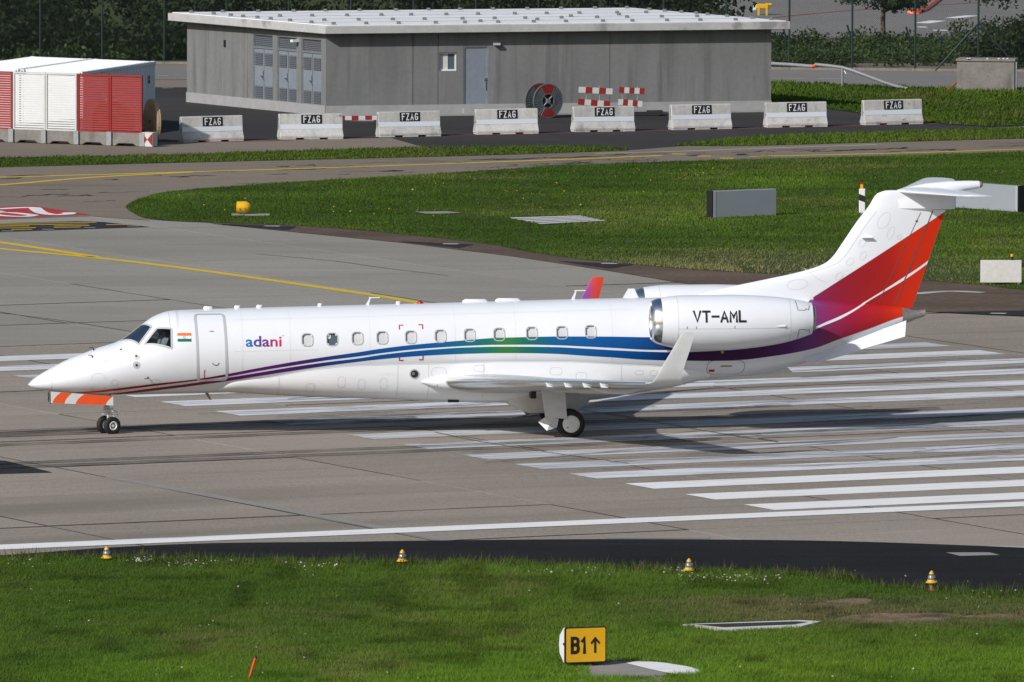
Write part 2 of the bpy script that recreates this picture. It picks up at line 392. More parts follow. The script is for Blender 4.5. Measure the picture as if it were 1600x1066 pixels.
def sheet(name, pts, z, m, parent=None, label=None, thick=0.0):
    """pts: ground points (Vectors) of a simple polygon"""
    pts = [Vector((p[0], p[1], z)) for p in pts]
    tri = tessellate_polygon([pts])
    o = from_data(name, pts, [tuple(t) for t in tri], m, parent, fix=False)
    me = o.data; bm = bmesh.new(); bm.from_mesh(me); bmesh.ops.recalc_face_normals(bm, faces=bm.faces)
    if sum(f.normal.z for f in bm.faces) < 0: bmesh.ops.reverse_faces(bm, faces=bm.faces)
    bm.to_mesh(me); bm.free()
    if label: o['label'] = label
    return o
def ribbon_ground(pts, width, z):
    """flat painted line along ground points"""
    v = []; f = []
    for i, p in enumerate(pts):
        t = (pts[min(i + 1, len(pts) - 1)] - pts[max(i - 1, 0)]).normalized(); s = Vector((-t.y, t.x, 0))
        v += [Vector((p.x, p.y, z)) + s * width / 2, Vector((p.x, p.y, z)) - s * width / 2]
        if i: f.append((2 * i - 2, 2 * i - 1, 2 * i + 1, 2 * i))
    return v, f
def inside(poly, x, y):
    """vectorised point in polygon"""
    px_ = np.array([p[0] for p in poly]); py_ = np.array([p[1] for p in poly]); n = len(px_); r = np.zeros(len(x), bool); j = n - 1
    for i in range(n):
        c = ((py_[i] > y) != (py_[j] > y)) & (x < (px_[j] - px_[i]) * (y - py_[i]) / (py_[j] - py_[i] + 1e-12) + px_[i]); r ^= c; j = i
    return r
def vnoise(x, y, s, seed=0):
    """smooth value noise 0..1"""
    g = np.random.default_rng(seed).random((64, 64)); u = x / s; v = y / s
    iu = np.floor(u).astype(int); iv = np.floor(v).astype(int); fu = u - iu; fv = v - iv; fu = fu * fu * (3 - 2 * fu); fv = fv * fv * (3 - 2 * fv)
    a = g[iu % 64, iv % 64]; b = g[(iu + 1) % 64, iv % 64]; c = g[iu % 64, (iv + 1) % 64]; d = g[(iu + 1) % 64, (iv + 1) % 64]
    return (a * (1 - fu) + b * fu) * (1 - fv) + (c * (1 - fu) + d * fu) * fv
def tri_mesh(name, V, cols, m, nper=3):
    """V: (n,nper,3) faces with own vertices; cols (n,3)"""
    n = len(V); me = bpy.data.meshes.new(name)
    me.vertices.add(n * nper); me.vertices.foreach_set('co', V.astype(np.float32).ravel())
    me.loops.add(n * nper); me.loops.foreach_set('vertex_index', np.arange(n * nper, dtype=np.int32))
    me.polygons.add(n); me.polygons.foreach_set('loop_start', np.arange(0, n * nper, nper, dtype=np.int32))
    try: me.polygons.foreach_set('loop_total', np.full(n, nper, np.int32))
    except Exception: pass
    me.update(calc_edges=True)
    o = link(name, me, m); set_color(o, np.repeat(cols, nper, 0)); return o
# ------------------------------------------------------------------ ground
def wide(pts, lo=-60, hi=1660, a=-1500, b=3100):
    """carry the ends of a ground outline on past the picture"""
    out = []; n = len(pts)
    for i, (x, y) in enumerate(pts):
        if lo <= x <= hi: out.append((x, y)); continue
        t = a if x < lo else b; nb = [p for p in (pts[i - 1], pts[(i + 1) % n]) if lo <= p[0] <= hi]
        if nb: q = nb[0]; k = (y - q[1]) / (x - q[0]) if abs(x - q[0]) > 1 else 0; out.append((t, y + k * (t - x) * .6))
        else: out.append((t, y))
    return out
ground = structure(sheet('ground', [(-2500, -400), (2500, -400), (2500, 4500), (-2500, 4500)], 0.0, 'turf'))

# runway of concrete slabs
SU, SV, GAP = 7.0, 7.5, .05
jp = at(820, 700) - RO; U0 = jp.dot(RA); lp = at(300, 814) - RO; V0 = lp.dot(RP)
runway = structure(sheet('runway', [RO + RA * u + RP * v for u, v in ((-140, -24), (140, -24), (140, 150), (-140, 150))], .006, 'taxi_concrete'))
sm = MB().box((0, 0, 0), (SU - GAP, SV - GAP * 1.6, .10)); smesh = None
nslab = 0
for i in range(-18, 18):
    for j in range(-4, 20):
        c = RO + RA * (U0 + (i + .5) * SU) + RP * (V0 + (j + .5) * SV)
        # keep what can be seen
        k = np.array(c) - np.array([0, 0, CAM_H]); zz = k @ FWD; sx_ = IW / 2 + CAM_F * (k @ RT) / zz; sy_ = IH / 2 - CAM_F * (k @ UPV) / zz
        if not (-1000 < sx_ < 2600 and 300 < sy_ < 930): continue
        kind = 1 if j >= 7 else 0
        if smesh is None: smesh = {}
        if kind not in smesh: o = sm.build('slab', ('concrete', 'taxi_concrete')[kind], runway); smesh[kind] = o.data
        else: o = bpy.data.objects.new('slab', smesh[kind]); COL.objects.link(o); o.parent = runway
        o.location = (c.x, c.y, -.03 + random.uniform(-.0015, .0015)); o.rotation_euler = (0, 0, RW_YAW); nslab += 1
Z_SLAB = .0215

# taxiway asphalt, aprons, roads
g2_top = smooth_curve([(1750, 234), (1600, 239), (1240, 249), (1000, 256), (850, 262), (700, 272), (400, 290), (265, 301), (230, 309), (205, 318), (196, 325)])
taxiway = structure(sheet('taxiway', px_poly(wide([(-260, 268), (0, 262), (400, 253), (700, 246), (975, 237), (1060, 230), (1200, 224), (1600, 218), (1750, 214)] + g2_top + [(205, 334), (235, 346), (140, 339), (0, 344), (-260, 350)])), .030, 'taxi_asphalt'))
apron = structure(sheet('apron', px_poly(wide([(-300, 275), (0, 263), (400, 254), (975, 238), (1600, 219), (1800, 213), (1800, 99), (-300, 99)])), .010, 'taxi_asphalt'))
dark = structure(sheet('fresh_apron', px_poly(wide([(-300, 212), (120, 214), (240, 223), (430, 219), (610, 216), (663, 231), (975, 236), (1075, 228), (1200, 216), (1400, 209), (1540, 201), (1600, 198), (1480, 194), (1380, 183), (1300, 172), (1205, 162), (1150, 140), (243, 137), (-300, 130)])), .016, 'dark_asphalt'))
road = structure(sheet('service_road', px_poly(wide([(-300, 100), (300, 105), (1200, 112), (1600, 116), (1800, 118), (1800, 145), (1600, 141), (1420, 138), (1200, 131), (300, 125), (-300, 120)])), .022, 'road'))
far_apron = structure(sheet('far_apron', px_poly(wide([(1150, 66), (1800, 66), (1900, -120), (1050, -120)])), .014, 'road'))
# fresh asphalt shoulder in front of the runway
sh_top = smooth_curve([(-260, 884), (0, 870), (168, 858), (332, 851), (530, 849), (666, 847), (882, 845), (1060, 845), (1316, 848), (1600, 858), (1800, 868)])
shoulder = structure(sheet('asphalt_shoulder', px_poly(wide(sh_top + [(1800, 945), (1600, 934), (1390, 925), (1240, 908), (1060, 899), (630, 890), (0, 882), (-260, 896)])), .036, 'new_asphalt'))
g1_edge = smooth_curve([(-260, 885), (0, 873), (165, 873), (340, 877), (530, 879), (630, 882), (800, 883), (1060, 893), (1240, 899), (1330, 906), (1390, 918), (1600, 928), (1800, 938)])
G1 = px_poly(g1_edge + [(1800, 1105), (-260, 1105)])
G1W = px_poly(wide(g1_edge[:: 1][5:-5] + [(1800, 938), (1800, 1400), (-260, 1400), (-260, 885)]))
near_turf = structure(sheet('near_verge', G1W, .042, 'turf'))
g2_low = smooth_curve([(196, 325), (205, 333), (235, 344), (320, 349), (440, 353), (530, 359), (640, 369), (760, 383), (830, 396), (900, 406), (1000, 416), (1100, 424), (1250, 432), (1440, 440), (1530, 447), (1600, 455), (1750, 463)])
G2 = px_poly(g2_top + g2_low[1:])
soil = structure(sheet('bare_soil', px_poly([(300, 346)] + [(x, y - 3) for x, y in g2_low if x > 310] + [(1750, 498), (1600, 495), (1440, 489), (1330, 484), (1200, 466), (1060, 443), (960, 426), (800, 402), (630, 381), (400, 358), (330, 350)]), .034, 'soil'))
mid_turf = structure(sheet('taxiway_island', px_poly(wide(g2_top + g2_low[1:], -60, 1740)), .040, 'turf'))
S1 = px_poly(smooth_curve([(-300, 257), (0, 248), (250, 244), (500, 236), (700, 231), (930, 231), (978, 235), (950, 238), (700, 246), (400, 253), (0, 263), (-300, 272)], 3))
S2 = px_poly(smooth_curve([(1053, 228), (1100, 222), (1200, 214), (1400, 207), (1600, 201), (1800, 195), (1800, 212), (1600, 218), (1300, 226), (1150, 230), (1053, 229)], 3))
G3 = px_poly([(1190, 130), (1300, 133), (1420, 138), (1600, 141), (1800, 144), (1800, 193), (1600, 197), (1540, 199), (1480, 195), (1380, 183), (1300, 172), (1190, 160)])
structure(sheet('grass_strip', S1, .038, 'turf')); structure(sheet('grass_strip', S2, .038, 'turf')); structure(sheet('back_lawn', G3, .038, 'turf'))

# painted markings ------------------------------------------------------
ZP = Z_SLAB + .006
tips = [(1163, 790), (1068, 774), (980, 757), (886, 741.6), (802, 726.8), (718, 712), (627, 695.6), (545, 680.4), (414, 658), (333, 644), (252, 629)]
vv = [(at(*p) - RO).dot(RP) for p in tips]; uu = [(at(*p) - RO).dot(RA) for p in tips]
a_, b_ = np.polyfit(vv, uu, 1)
per = 3.306
for k in range(5): vv.append(vv[10] + per * (k + 1))
for i, v in enumerate(vv):
    u = a_ * v + b_; wd = 1.66
    m = 'paint_white' if i < 3 else 'paint_worn' if i in (3, 8, 9, 10, 11, 12, 14, 15) else 'paint_vworn'
    if i == 13: m = 'paint_vworn'
    q = [RO + RA * u + RP * v, RO + RA * (u + 30) + RP * v, RO + RA * (u + 30) + RP * (v - wd), RO + RA * u + RP * (v - wd)]
    q = [Vector((p.x, p.y, ZP)) for p in q]
    from_data('threshold_stripe', q, [(0, 3, 2, 1)], m, runway)
def line(name, pxs, width, m, parent, z=ZP, smooth=True):
    pts = [at(*p) for p in (smooth_curve(pxs) if smooth and len(pxs) > 2 else pxs)]
    v, f = ribbon_ground(pts, width, z); return from_data(name, v, f, m, parent)
line('edge_line', [(-1000, 899.2), (2700, 742.9)], 1.15, 'paint_white', runway, ZP + .004)
line('yellow_centreline', [(-120, 376), (0, 390), (150, 404), (300, 422), (450, 443), (560, 459), (640, 472), (800, 505), (960, 545)], .42, 'paint_yellow', runway)
line('yellow_centreline', [(-120, 365), (0, 380), (75, 391), (152, 403)], .42, 'paint_yellow', runway)
from_data('dark_patch', [Vector((*at(*p)[:2], ZP + .004)) for p in ((-200, 705), (10, 722), (82, 740), (-200, 748))], [(0, 3, 2, 1)], 'paint_black', runway)
for i in range(-9, 10):                                            # sealed joints between the slabs
    p0 = RO + RA * (U0 + i * SU)
    for j in range(-2, 10):
        if random.random() < .34: continue
        n = 5; pts = [p0 + RP * (V0 + (j + k / n) * SV) + RA * random.uniform(-.02, .02) for k in range(n + 1)]
        v, f = ribbon_ground(pts, random.uniform(.03, .06), ZP - .003); from_data('joint_sealant', v, f, 'crack', runway)
for j in range(-2, 10):
    for i in range(-9, 10):
        if random.random() < .5: continue
        n = 4; pts = [RO + RA * (U0 + (i + k / n) * SU) + RP * (V0 + j * SV + random.uniform(-.03, .03)) for k in range(n + 1)]
        v, f = ribbon_ground(pts, random.uniform(.08, .17), ZP - .0025); from_data('joint_sealant', v, f, 'crack', runway)
line('repair_strip', [(172, 747), (340, 778), (700, 846)], .42, 'patch', runway, ZP)
line('crack', [(678, 677), (740, 690), (800, 700), (878, 712), (982, 726)], .045, 'crack', runway, ZP + .014)
line('crack', [(893, 640), (960, 651), (1050, 666), (1130, 680), (1216, 693)], .05, 'crack', runway, ZP + .014)
line('crack', [(-20, 488), (80, 500), (197, 518), (260, 529)], .05, 'crack', runway, ZP)
line('crack', [(400, 398), (520, 409), (600, 420), (700, 432)], .05, 'crack', runway, ZP)
line('light_channel', [(946, 841), (1110, 842)], .55, 'patch', runway)
line('light_channel', [(1540, 856), (1660, 858)], .40, 'paint_old', runway)
from_data('light_pad', [Vector((*at(*p)[:2], .044)) for p in ((1478, 866), (1546, 866), (1562, 870), (1500, 871.5))], [(3, 2, 1, 0)], 'patch', shoulder)
rg = np.random.default_rng(88)
for i in range(110):                                              # rubber left by tyres across the threshold stripes
    v0 = rg.uniform(7, 44); u0 = rg.uniform(-1, 27); L = rg.uniform(3, 10); an = rg.normal(.04, .10) + (.28 if i % 3 == 0 else 0); cv = rg.normal(0, .012)
    pts = [RO + RA * (u0 + L * k / 8) + RP * (v0 + an * L * k / 8 + cv * (L * k / 8) ** 2) for k in range(9)]
    v, f = ribbon_ground(pts, rg.uniform(.05, .14), ZP + .012 + i * .0003); from_data('tyre_mark', v, f, 'tyre_rubber', runway)
for i in range(6):
    v0 = rg.uniform(12, 40); L = rg.uniform(25, 50); u0 = rg.uniform(-45, -15)
    pts = [RO + RA * (u0 + L * k / 8) + RP * (v0 + rg.normal(0, .01) * k) for k in range(9)]
    v, f = ribbon_ground(pts, rg.uniform(.2, .5), ZP + .037 + i * .0004); from_data('tyre_mark', v, f, 'tyre_rubber', runway)
# worn old marking beyond the threshold and on the soil
line('old_marking', [(1430, 461), (1480, 457), (1536, 459)], .5, 'paint_old', soil, .040)
# pattern-A holding position on black ground
hp = [(-140, 364), (0, 350), (120, 347), (160, 348), (235, 356), (0, 364), (-140, 372)]
from_data('holding_ground', [Vector((*at(*p)[:2], ZP)) for p in hp], [(6, 5, 4, 3, 2, 1, 0)], 'paint_black', runway)
for x0, x1, y, dx in ((-120, 150, 349.0, 1), (-120, 138, 351.6, 1), (-120, 46, 354.4, 1), (84, 140, 354.0, 1), (-120, 56, 357.2, 1), (166, 202, 352.2, 1), (84, 126, 356.4, 1), (18, 50, 359.8, 1)):
    line('holding_line', [(x0, y + .022 * (x1 - x0) * .55), (x1, y)], .22, 'paint_yellow', runway, ZP + .005, False)
for x, y in ((12, 362.6), (75, 360), (140, 357.3), (208, 355)):
    line('inset_light_pad', [(x - 9, y), (x + 9, y)], .30, 'patch', runway, ZP + .009, False)
# red panel with the runway number, seen from behind
rp_ = [(-140, 333), (0, 325), (55, 323.5), (142, 337), (0, 343), (-140, 349)]
from_data('mandatory_marking', [Vector((*at(*p)[:2], .036)) for p in rp_], [(5, 4, 3, 2, 1, 0)], 'paint_red', taxiway)
def ground_glyph(strokes, width, m, parent, z):
    for s in strokes:
        line('marking_numeral', s, width, m, parent, z)
ground_glyph([[(-3, 328.2), (48, 326.0), (58, 330), (66, 334.4), (84, 337.2), (104, 336.4), (109, 334.6), (103, 333.6)]], .46, 'paint_white', taxiway, .041)
ground_glyph([[(54, 338.2), (40, 340), (15, 339.6), (-6, 337.6), (-12, 335.4), (4, 334), (26, 335), (54, 338.2)], [(-12, 335.4), (-40, 334.2), (-62, 331.5), (-40, 330), (-10, 331.2), (4, 334)]], .38, 'paint_white', taxiway, .043)
# taxiway yellow lines
line('yellow_line', [(-200, 284), (0, 278.5), (200, 273), (300, 270), (420, 266.5), (650, 259), (900, 250), (1035, 244.5)], .36, 'paint_yellow', taxiway, .036)
line('yellow_line', [(-200, 303), (0, 290.5), (120, 280.5), (200, 275.5), (300, 270.6)], .36, 'paint_yellow', taxiway, .0362)
line('yellow_line', [(1170, 246), (1300, 243.3), (1450, 239.5), (1600, 234.5), (1750, 230)], .3, 'paint_yellow', taxiway, .036)
line('white_edge_line', [(930, 241.5), (1060, 238), (1200, 233), (1370, 227.6)], .28, 'paint_old', taxiway, .036)
for x, y in ((1060, 242.3), (1099, 245.6), (1135, 248.8), (1173, 252.0)):
    line('yellow_dash', [(x - 10, y - .1), (x + 12, y + .1)], .42, 'paint_yellow', taxiway, .037, False)
for i in range(70):                                             # tar-sealed cracks in the old taxiway
    x = random.uniform(-50, 1000) if i < 50 else random.uniform(1000, 1600)
    y0 = np.interp(x, [0, 200, 400, 1000, 1600], [268, 265, 258, 240, 222]); y1 = np.interp(x, [0, 200, 400, 1000, 1600], [338, 312, 288, 254, 236])
    y = random.uniform(y0 + 2, y1 - 2); L = random.uniform(12, 80); n = 7
    line('sealed_crack', [(x + L * k / n, y + random.uniform(-1.3, 1.3) * (k / n) - .03 * L * k / n) for k in range(n + 1)], random.choice((.05, .08, .12, .2, .34)), 'crack', taxiway, .034 + i * .00002)
# red line of the apron by the barriers
line('red_line', [(300, 223), (420, 220.5), (600, 214.5), (880, 209), (1180, 201.5), (1470, 193.5)], .22, 'paint_redline', dark, .022)
for (x, y, l) in ((255, 119.5, 16), (282, 118.5, 18), (248, 131, 14), (262, 138.6, 18)): line('road_dash', [(x - l / 2, y), (x + l / 2, y)], .2, 'paint_old', road, .028, False)
line('road_line', [(1203, 123.4), (1312, 124)], .2, 'paint_old', road, .028, False)
line('road_line', [(1560, 126), (1700, 127)], .2, 'paint_old', road, .028, False)
for a, b, wd in (((1440, 37), (1466, 33), .8), ((1434, 43), (1448, 43), .8), ((1458, 48), (1480, 48), .7), ((1486, 29), (1520, 25), .7)):
    line('white_marking', [a, b], wd, 'paint_white', far_apron, .020, False)
line('red_line', [(1210, 28), (1330, 17), (1540, 4)], .3, 'paint_redline', far_apron, .020)
# dark triangles with inset lights at the taxiway edge
for (ax, ay), (bx, by), (cx, cy), (lx, ly) in (((330, 351.5), (463, 356), (450, 361.5), (425, 355.3)), ((622, 379), (740, 384), (716, 389.5), (704, 383.2)), ((872, 410), (990, 415.5), (952, 421.5), (952, 413.8)), ((1462, 490), (1620, 487), (1620, 497), (1560, 492))):
    from_data('light_triangle', [Vector((*at(x, y)[:2], .046)) for x, y in ((ax, ay), (cx, cy), (bx, by))], [(0, 1, 2)], 'paint_black', soil)
    line('inset_light_pad', [(lx - 12, ly), (lx + 12, ly + .5)], .35, 'paint_old', soil, .052, False)

# ------------------------------------------------------------------ grass
def grass(name, label, poly, dens, h, w, seed, pal, boost_edge=None, soilmask=None, lod=None):
    xs = [p[0] for p in poly]; ys = [p[1] for p in poly]
    rng = np.random.default_rng(seed); n = int((max(xs) - min(xs)) * (max(ys) - min(ys)) * dens)
    x = rng.uniform(min(xs), max(xs), n); y = rng.uniform(min(ys), max(ys), n)
    ok = inside(poly, x, y)
    s = IW / 2 + CAM_F * x / y; ok &= (s > -380) & (s < 1980)
    x, y = x[ok], y[ok]
    clump = vnoise(x, y, .45, seed + 1); big = vnoise(x, y * .45, 5.0, seed + 2); mid = vnoise(x, y * .5, 1.5, seed + 3)
    if soilmask is not None:
        k = soilmask(x, y, rng); x, y, clump, big, mid = x[k], y[k], clump[k], big[k], mid[k]
    n = len(x)
    hh = h * (.45 + .8 * clump + .35 * (big - .5)) * rng.uniform(.6, 1.35, n)
    ww = w * rng.uniform(.6, 1.3, n); ang = rng.uniform(0, 2 * np.pi, n); lean = rng.normal(0, .45, (n, 2)) * hh[:, None] + np.array([.12, .05]) * hh[:, None]
    c, s_ = np.cos(ang) * ww / 2, np.sin(ang) * ww / 2; z0 = np.full(n, .03)
    V = np.zeros((n, 3, 3)); V[:, 0] = np.stack([x - c, y - s_, z0], 1); V[:, 1] = np.stack([x + c, y + s_, z0], 1); V[:, 2] = np.stack([x + lean[:, 0], y + lean[:, 1], z0 + hh], 1)
    col = pal(x, y, clump, big, mid, rng)
    o = tri_mesh(name, V, col, 'grass'); tag(o, label, 'grass', kind='stuff'); return o
def palette(g1, g2, dry, dryamt, seed):
    g1, g2, dry = np.array(g1), np.array(g2), np.array(dry)
    def f(x, y, clump, big, mid, rng):
        n = len(x); t = np.clip(.5 + (big - .5) * 1.5 + (mid - .5) * .8 + rng.normal(0, .18, n), 0, 1)[:, None]
        c = g1 * (1 - t) + g2 * t
        d = np.clip((vnoise(x, y * .5, 3.3, seed) - .58) * 3.0 + (vnoise(x, y, .6, seed + 9) - .6) * 1.6 + rng.normal(0, .22, n), 0, 1)[:, None] * dryamt
        return (c * (1 - d) + dry * d) * rng.uniform(.7, 1.3, n)[:, None]
    return f
pA = palette((.094, .172, .021), (.160, .262, .034), (.30, .25, .10), .42, 5)
def pal_near(x, y, clump, big, mid, rng):
    c = pA(x, y, clump, big, mid, rng)
    for (cx, cy, rx, ry) in ((1300, 948, 4.5, 2.0), (1400, 968, 5.5, 2.2), (1540, 967, 3, 1.2)):
        p = at(cx, cy); d = np.clip(1.3 - np.sqrt(((x - p.x) / rx) ** 2 + ((y - p.y) / ry) ** 2) + rng.normal(0, .2, len(x)), 0, 1)[:, None] * .7
        c = c * (1 - d) + np.array([.27, .215, .11]) * d
    # darker mown sward near the shoulder, lusher clover band closer in
    q = vnoise(x, y * .6, 4.0, 77); cl = np.clip((vnoise(x, y * .45, 1.7, 78) - .55) * 4, 0, 1)[:, None]; c = c * (1 - cl * .35) + np.array([.085, .20, .022]) * cl * .35; dk = np.clip((vnoise(x, y * .5, .9, 79) - .62) * 4, 0, 1)[:, None]; c = c * (1 - dk * .35)
    band = np.clip((256.5 + (x * .16) + (q - .5) * 9 - y) / 5.0, 0, 1)[:, None]
    return c * (1 - band) * np.array([.86, .84, .92]) + band * c * np.array([1.08, 1.12, .85])
soil_c = [at(1345, 943), at(1250, 950), at(1420, 965), at(1490, 968), at(1280, 985), at(1150, 983), at(1010, 1046), at(950, 1050)]
def near_mask(x, y, rng):
    k = np.ones(len(x), bool)
    for (cx, cy, rx, ry) in ((1330, 944, 1.6, .8), (1440, 968, 1.8, .8)):
        p = at(cx, cy); d = ((x - p.x) / rx) ** 2 + ((y - p.y) / ry) ** 2
        d = d + (vnoise(x, y, .5, 66) - .5) * 1.6 + (vnoise(x, y * .5, 1.4, 67) - .5) * 1.4; k &= (d > 1) | (rng.random(len(x)) < .22)
    for q in BARE: k &= (~inside(px_poly(q), x, y)) | (rng.random(len(x)) < .16 + .75 * (vnoise(x, y * .6, .55, 71) > .60))
    for poly in PADS: k &= ~inside(poly, x, y)
    return k
BARE = [[(1235, 953), (1290, 943), (1330, 937), (1362, 940), (1350, 947), (1290, 953)], [(1290, 975), (1340, 963), (1420, 961), (1500, 963), (1480, 972), (1400, 978), (1310, 980)], [(1500, 966), (1560, 962), (1600, 967), (1540, 972)]]
PADS = [px_poly([(1064, 980), (1085, 977), (1250, 974), (1284, 977), (1262, 983), (1120, 990)]), px_poly([(918, 1046), (960, 1037), (1030, 1039), (1080, 1047), (1094, 1054), (1060, 1058), (990, 1062), (925, 1062)]), px_poly([(-10, 1046), (-10, 1046), (-10, 1046)])]
grass('foreground_grass', 'long green grass verge in front of the runway shoulder', G1, 1000, .105, .016, 11, pal_near, soilmask=near_mask)
def mid_mask(x, y, rng):
    k = np.ones(len(x), bool)
    for poly in PADS2: k &= ~inside(poly, x, y)
    d = vnoise(x, y * .4, 2.2, 909)
    p = at(1280, 425); e = np.clip(1.15 - (((x - p.x) / 9) ** 2 + ((y - p.y) / 9) ** 2), 0, 1)
    return k & (rng.random(len(x)) > e * .75 * (d > .35))
PADS2 = [px_poly([(795, 343), (905, 339.5), (952, 348), (850, 354)]), px_poly([(640, 333), (725, 334), (725, 338), (640, 337)]), px_poly([(362, 335), (412, 335), (412, 340), (362, 340)])]
pB = palette((.060, .122, .013), (.115, .195, .023), (.30, .25, .09), .26, 21)
def pal_mid(x, y, clump, big, mid, rng):
    c = pB(x, y, clump, big, mid, rng); p = at(1200, 424); d = np.clip(1.2 - np.sqrt(((x - p.x) / 7) ** 2 + ((y - p.y) / 9) ** 2) + rng.normal(0, .25, len(x)), 0, 1)[:, None] * .75
    st = vnoise(x * .25, y * .8, 1.2, 404)[:, None]
    return (c * (1 - d) + np.array([.36, .31, .155]) * d) * (.75 + .5 * st)
grass('island_grass', 'green grass island between the taxiway and the runway turn-off', G2, 210, .085, .034, 13, pal_mid, soilmask=mid_mask)
grass('strip_grass', 'narrow grass strip between the barriers and the taxiway ending in a point', S1, 110, .10, .06, 15, palette((.058, .108, .013), (.108, .168, .022), (.16, .14, .05), .4, 31))
grass('strip_grass', 'grass strip below the right-hand barriers running off to the right', S2, 110, .10, .06, 16, palette((.058, .108, .013), (.108, .168, .022), (.16, .14, .05), .4, 32))
grass('lawn_grass', 'back lawn in front of the grey concrete box and the fallen pipe', G3, 70, .14, .08, 17, palette((.058, .108, .013), (.108, .168, .022), (.18, .15, .05), .5, 33))
for q in BARE:
    structure(sheet('bare_patch', px_poly(smooth_curve(q + [q[0]], 3)[:-1]), .047, 'dry_soil'))
# tall stalks, weeds and flowers -------------------------------------------
def edge_weeds():
    rng = np.random.default_rng(5); V = []; C = []
    ex = rng.uniform(-40, 1640, 2600); ey = np.interp(ex, [p[0] for p in g1_edge], [p[1] for p in g1_edge]) + rng.exponential(3.0, 2600) - 1.0
    # a few taller tufts
    for cx, n in ((218, 120), (300, 90), (560, 60), (1000, 80), (1220, 60), (1310, 160), (800, 60), (1065, 70), (450, 60)):
        ex = np.concatenate([ex, rng.normal(cx, 13, n)]); ey = np.concatenate([ey, np.interp(rng.normal(cx, 9, n), [p[0] for p in g1_edge], [p[1] for p in g1_edge]) + rng.exponential(2, n)])
    for x, y in zip(ex, ey):
        p = at(x, y, .04); h = rng.uniform(.10, .30) * (1.3 if rng.random() < .12 else 1); w_ = .014; a = rng.uniform(0, 6.28); l = rng.normal(0, .10, 2)
        d = np.array([math.cos(a) * w_, math.sin(a) * w_, 0]); b = np.array(p)
        V.append([b - d, b + d, b + np.array([l[0], l[1], h])]); g = rng.uniform(.6, 1.2); C.append(np.array([.085, .13, .03]) * g if rng.random() < .7 else np.array([.16, .14, .07]) * g)
    tag(tri_mesh('edge_weeds', np.array(V), np.array(C), 'grass'), 'tall weeds and stalks fringing the asphalt shoulder', 'weeds', kind='stuff')
edge_weeds()
def flowers(name, label, pts, size, cols, seed):
    rng = np.random.default_rng(seed); V = []; C = []
    for p in pts:
        s = size * rng.uniform(.6, 1.4); a = rng.uniform(0, 6.28); t = rng.uniform(.3, 1.0)
        e1 = np.array([math.cos(a), math.sin(a), 0]) * s; e2 = np.array([-math.sin(a) * math.cos(t), math.cos(a) * math.cos(t), math.sin(t)]) * s; b = np.array(p)
        V.append([b - e1, b - e2, b + e1, b + e2]); C.append(np.array(cols[rng.integers(len(cols))]) * rng.uniform(.8, 1.1))
    tag(tri_mesh(name, np.array(V), np.array(C), 'petal', 4), label, 'flowers', kind='stuff')
rr = np.random.default_rng(3); 
fp = [at(rr.normal(cx, sx_), np.interp(cx, [p[0] for p in g1_edge], [p[1] for p in g1_edge]) + rr.normal(dy, sy), .1 + rr.random() * .22) for cx, sx_, dy, sy, n in ((220, 8, 0, 2, 60), (290, 22, 3, 3, 45), (480, 30, 3, 3, 40), (1060, 18, -2, 4, 40), (1160, 45, 5, 3, 90), (340, 30, 2, 3, 25), (870, 60, 5, 4, 45), (30, 40, 4, 3, 20), (1540, 60, 4, 3, 14)) for _ in range(n)]
fp += [at(rr.uniform(0, 1600), rr.uniform(885, 1060), .13) for _ in range(130)]
flowers('white_flowers', 'tiny white flowers scattered along the foreground verge', fp, .022, [(.6, .6, .52), (.55, .52, .45), (.5, .45, .3)], 1)
fy = []
for cx, cy, sx_, sy, n in ((1060, 272, 90, 6, 60), (560, 320, 60, 9, 30), (620, 330, 40, 4, 30), (880, 308, 70, 8, 60), (740, 302, 60, 8, 20), (1450, 300, 80, 20, 40), (330, 308, 50, 10, 25), (700, 285, 300, 10, 60), (1500, 290, 90, 30, 40)):
    fy += [at(rr.normal(cx, sx_), rr.normal(cy, sy), .13) for _ in range(n)]
fy = [p for p in fy if inside(G2, np.array([p.x]), np.array([p.y]))[0]]
flowers('yellow_flowers', 'yellow wild flowers dotted over the grass island', fy, .028, [(.45, .30, .01), (.42, .33, .02), (.45, .40, .2)], 2)
# ------------------------------------------------------------------ business jet
def pchip(pts):
    xs = np.array([p[0] for p in pts], float); ys = np.array([p[1] for p in pts], float); h = np.diff(xs); d = np.diff(ys) / h
    m = np.zeros_like(xs); m[0] = d[0]; m[-1] = d[-1]
    for i in range(1, len(xs) - 1):
        if d[i - 1] * d[i] > 0:
            w1 = 2 * h[i] + h[i - 1]; w2 = h[i] + 2 * h[i - 1]; m[i] = (w1 + w2) / (w1 / d[i - 1] + w2 / d[i])
    X_, Y_, H_, M_ = [[float(q) for q in a] for a in (xs, ys, h, m)]
    def f(x):
        if isinstance(x, (int, float)):
            i = min(max(bisect.bisect_left(X_, x) - 1, 0), len(X_) - 2); t = min(1.0, max(0.0, (x - X_[i]) / H_[i])); t2 = t * t; t3 = t2 * t
            return (2 * t3 - 3 * t2 + 1) * Y_[i] + (t3 - 2 * t2 + t) * H_[i] * M_[i] + (-2 * t3 + 3 * t2) * Y_[i + 1] + (t3 - t2) * H_[i] * M_[i + 1]
        x = np.asarray(x, float); i = np.clip(np.searchsorted(xs, x) - 1, 0, len(xs) - 2); t = np.clip((x - xs[i]) / h[i], 0, 1); t2 = t * t; t3 = t2 * t
        return (2 * t3 - 3 * t2 + 1) * ys[i] + (t3 - 2 * t2 + t) * h[i] * m[i] + (-2 * t3 + 3 * t2) * ys[i + 1] + (t3 - t2) * h[i] * m[i + 1]
    return f
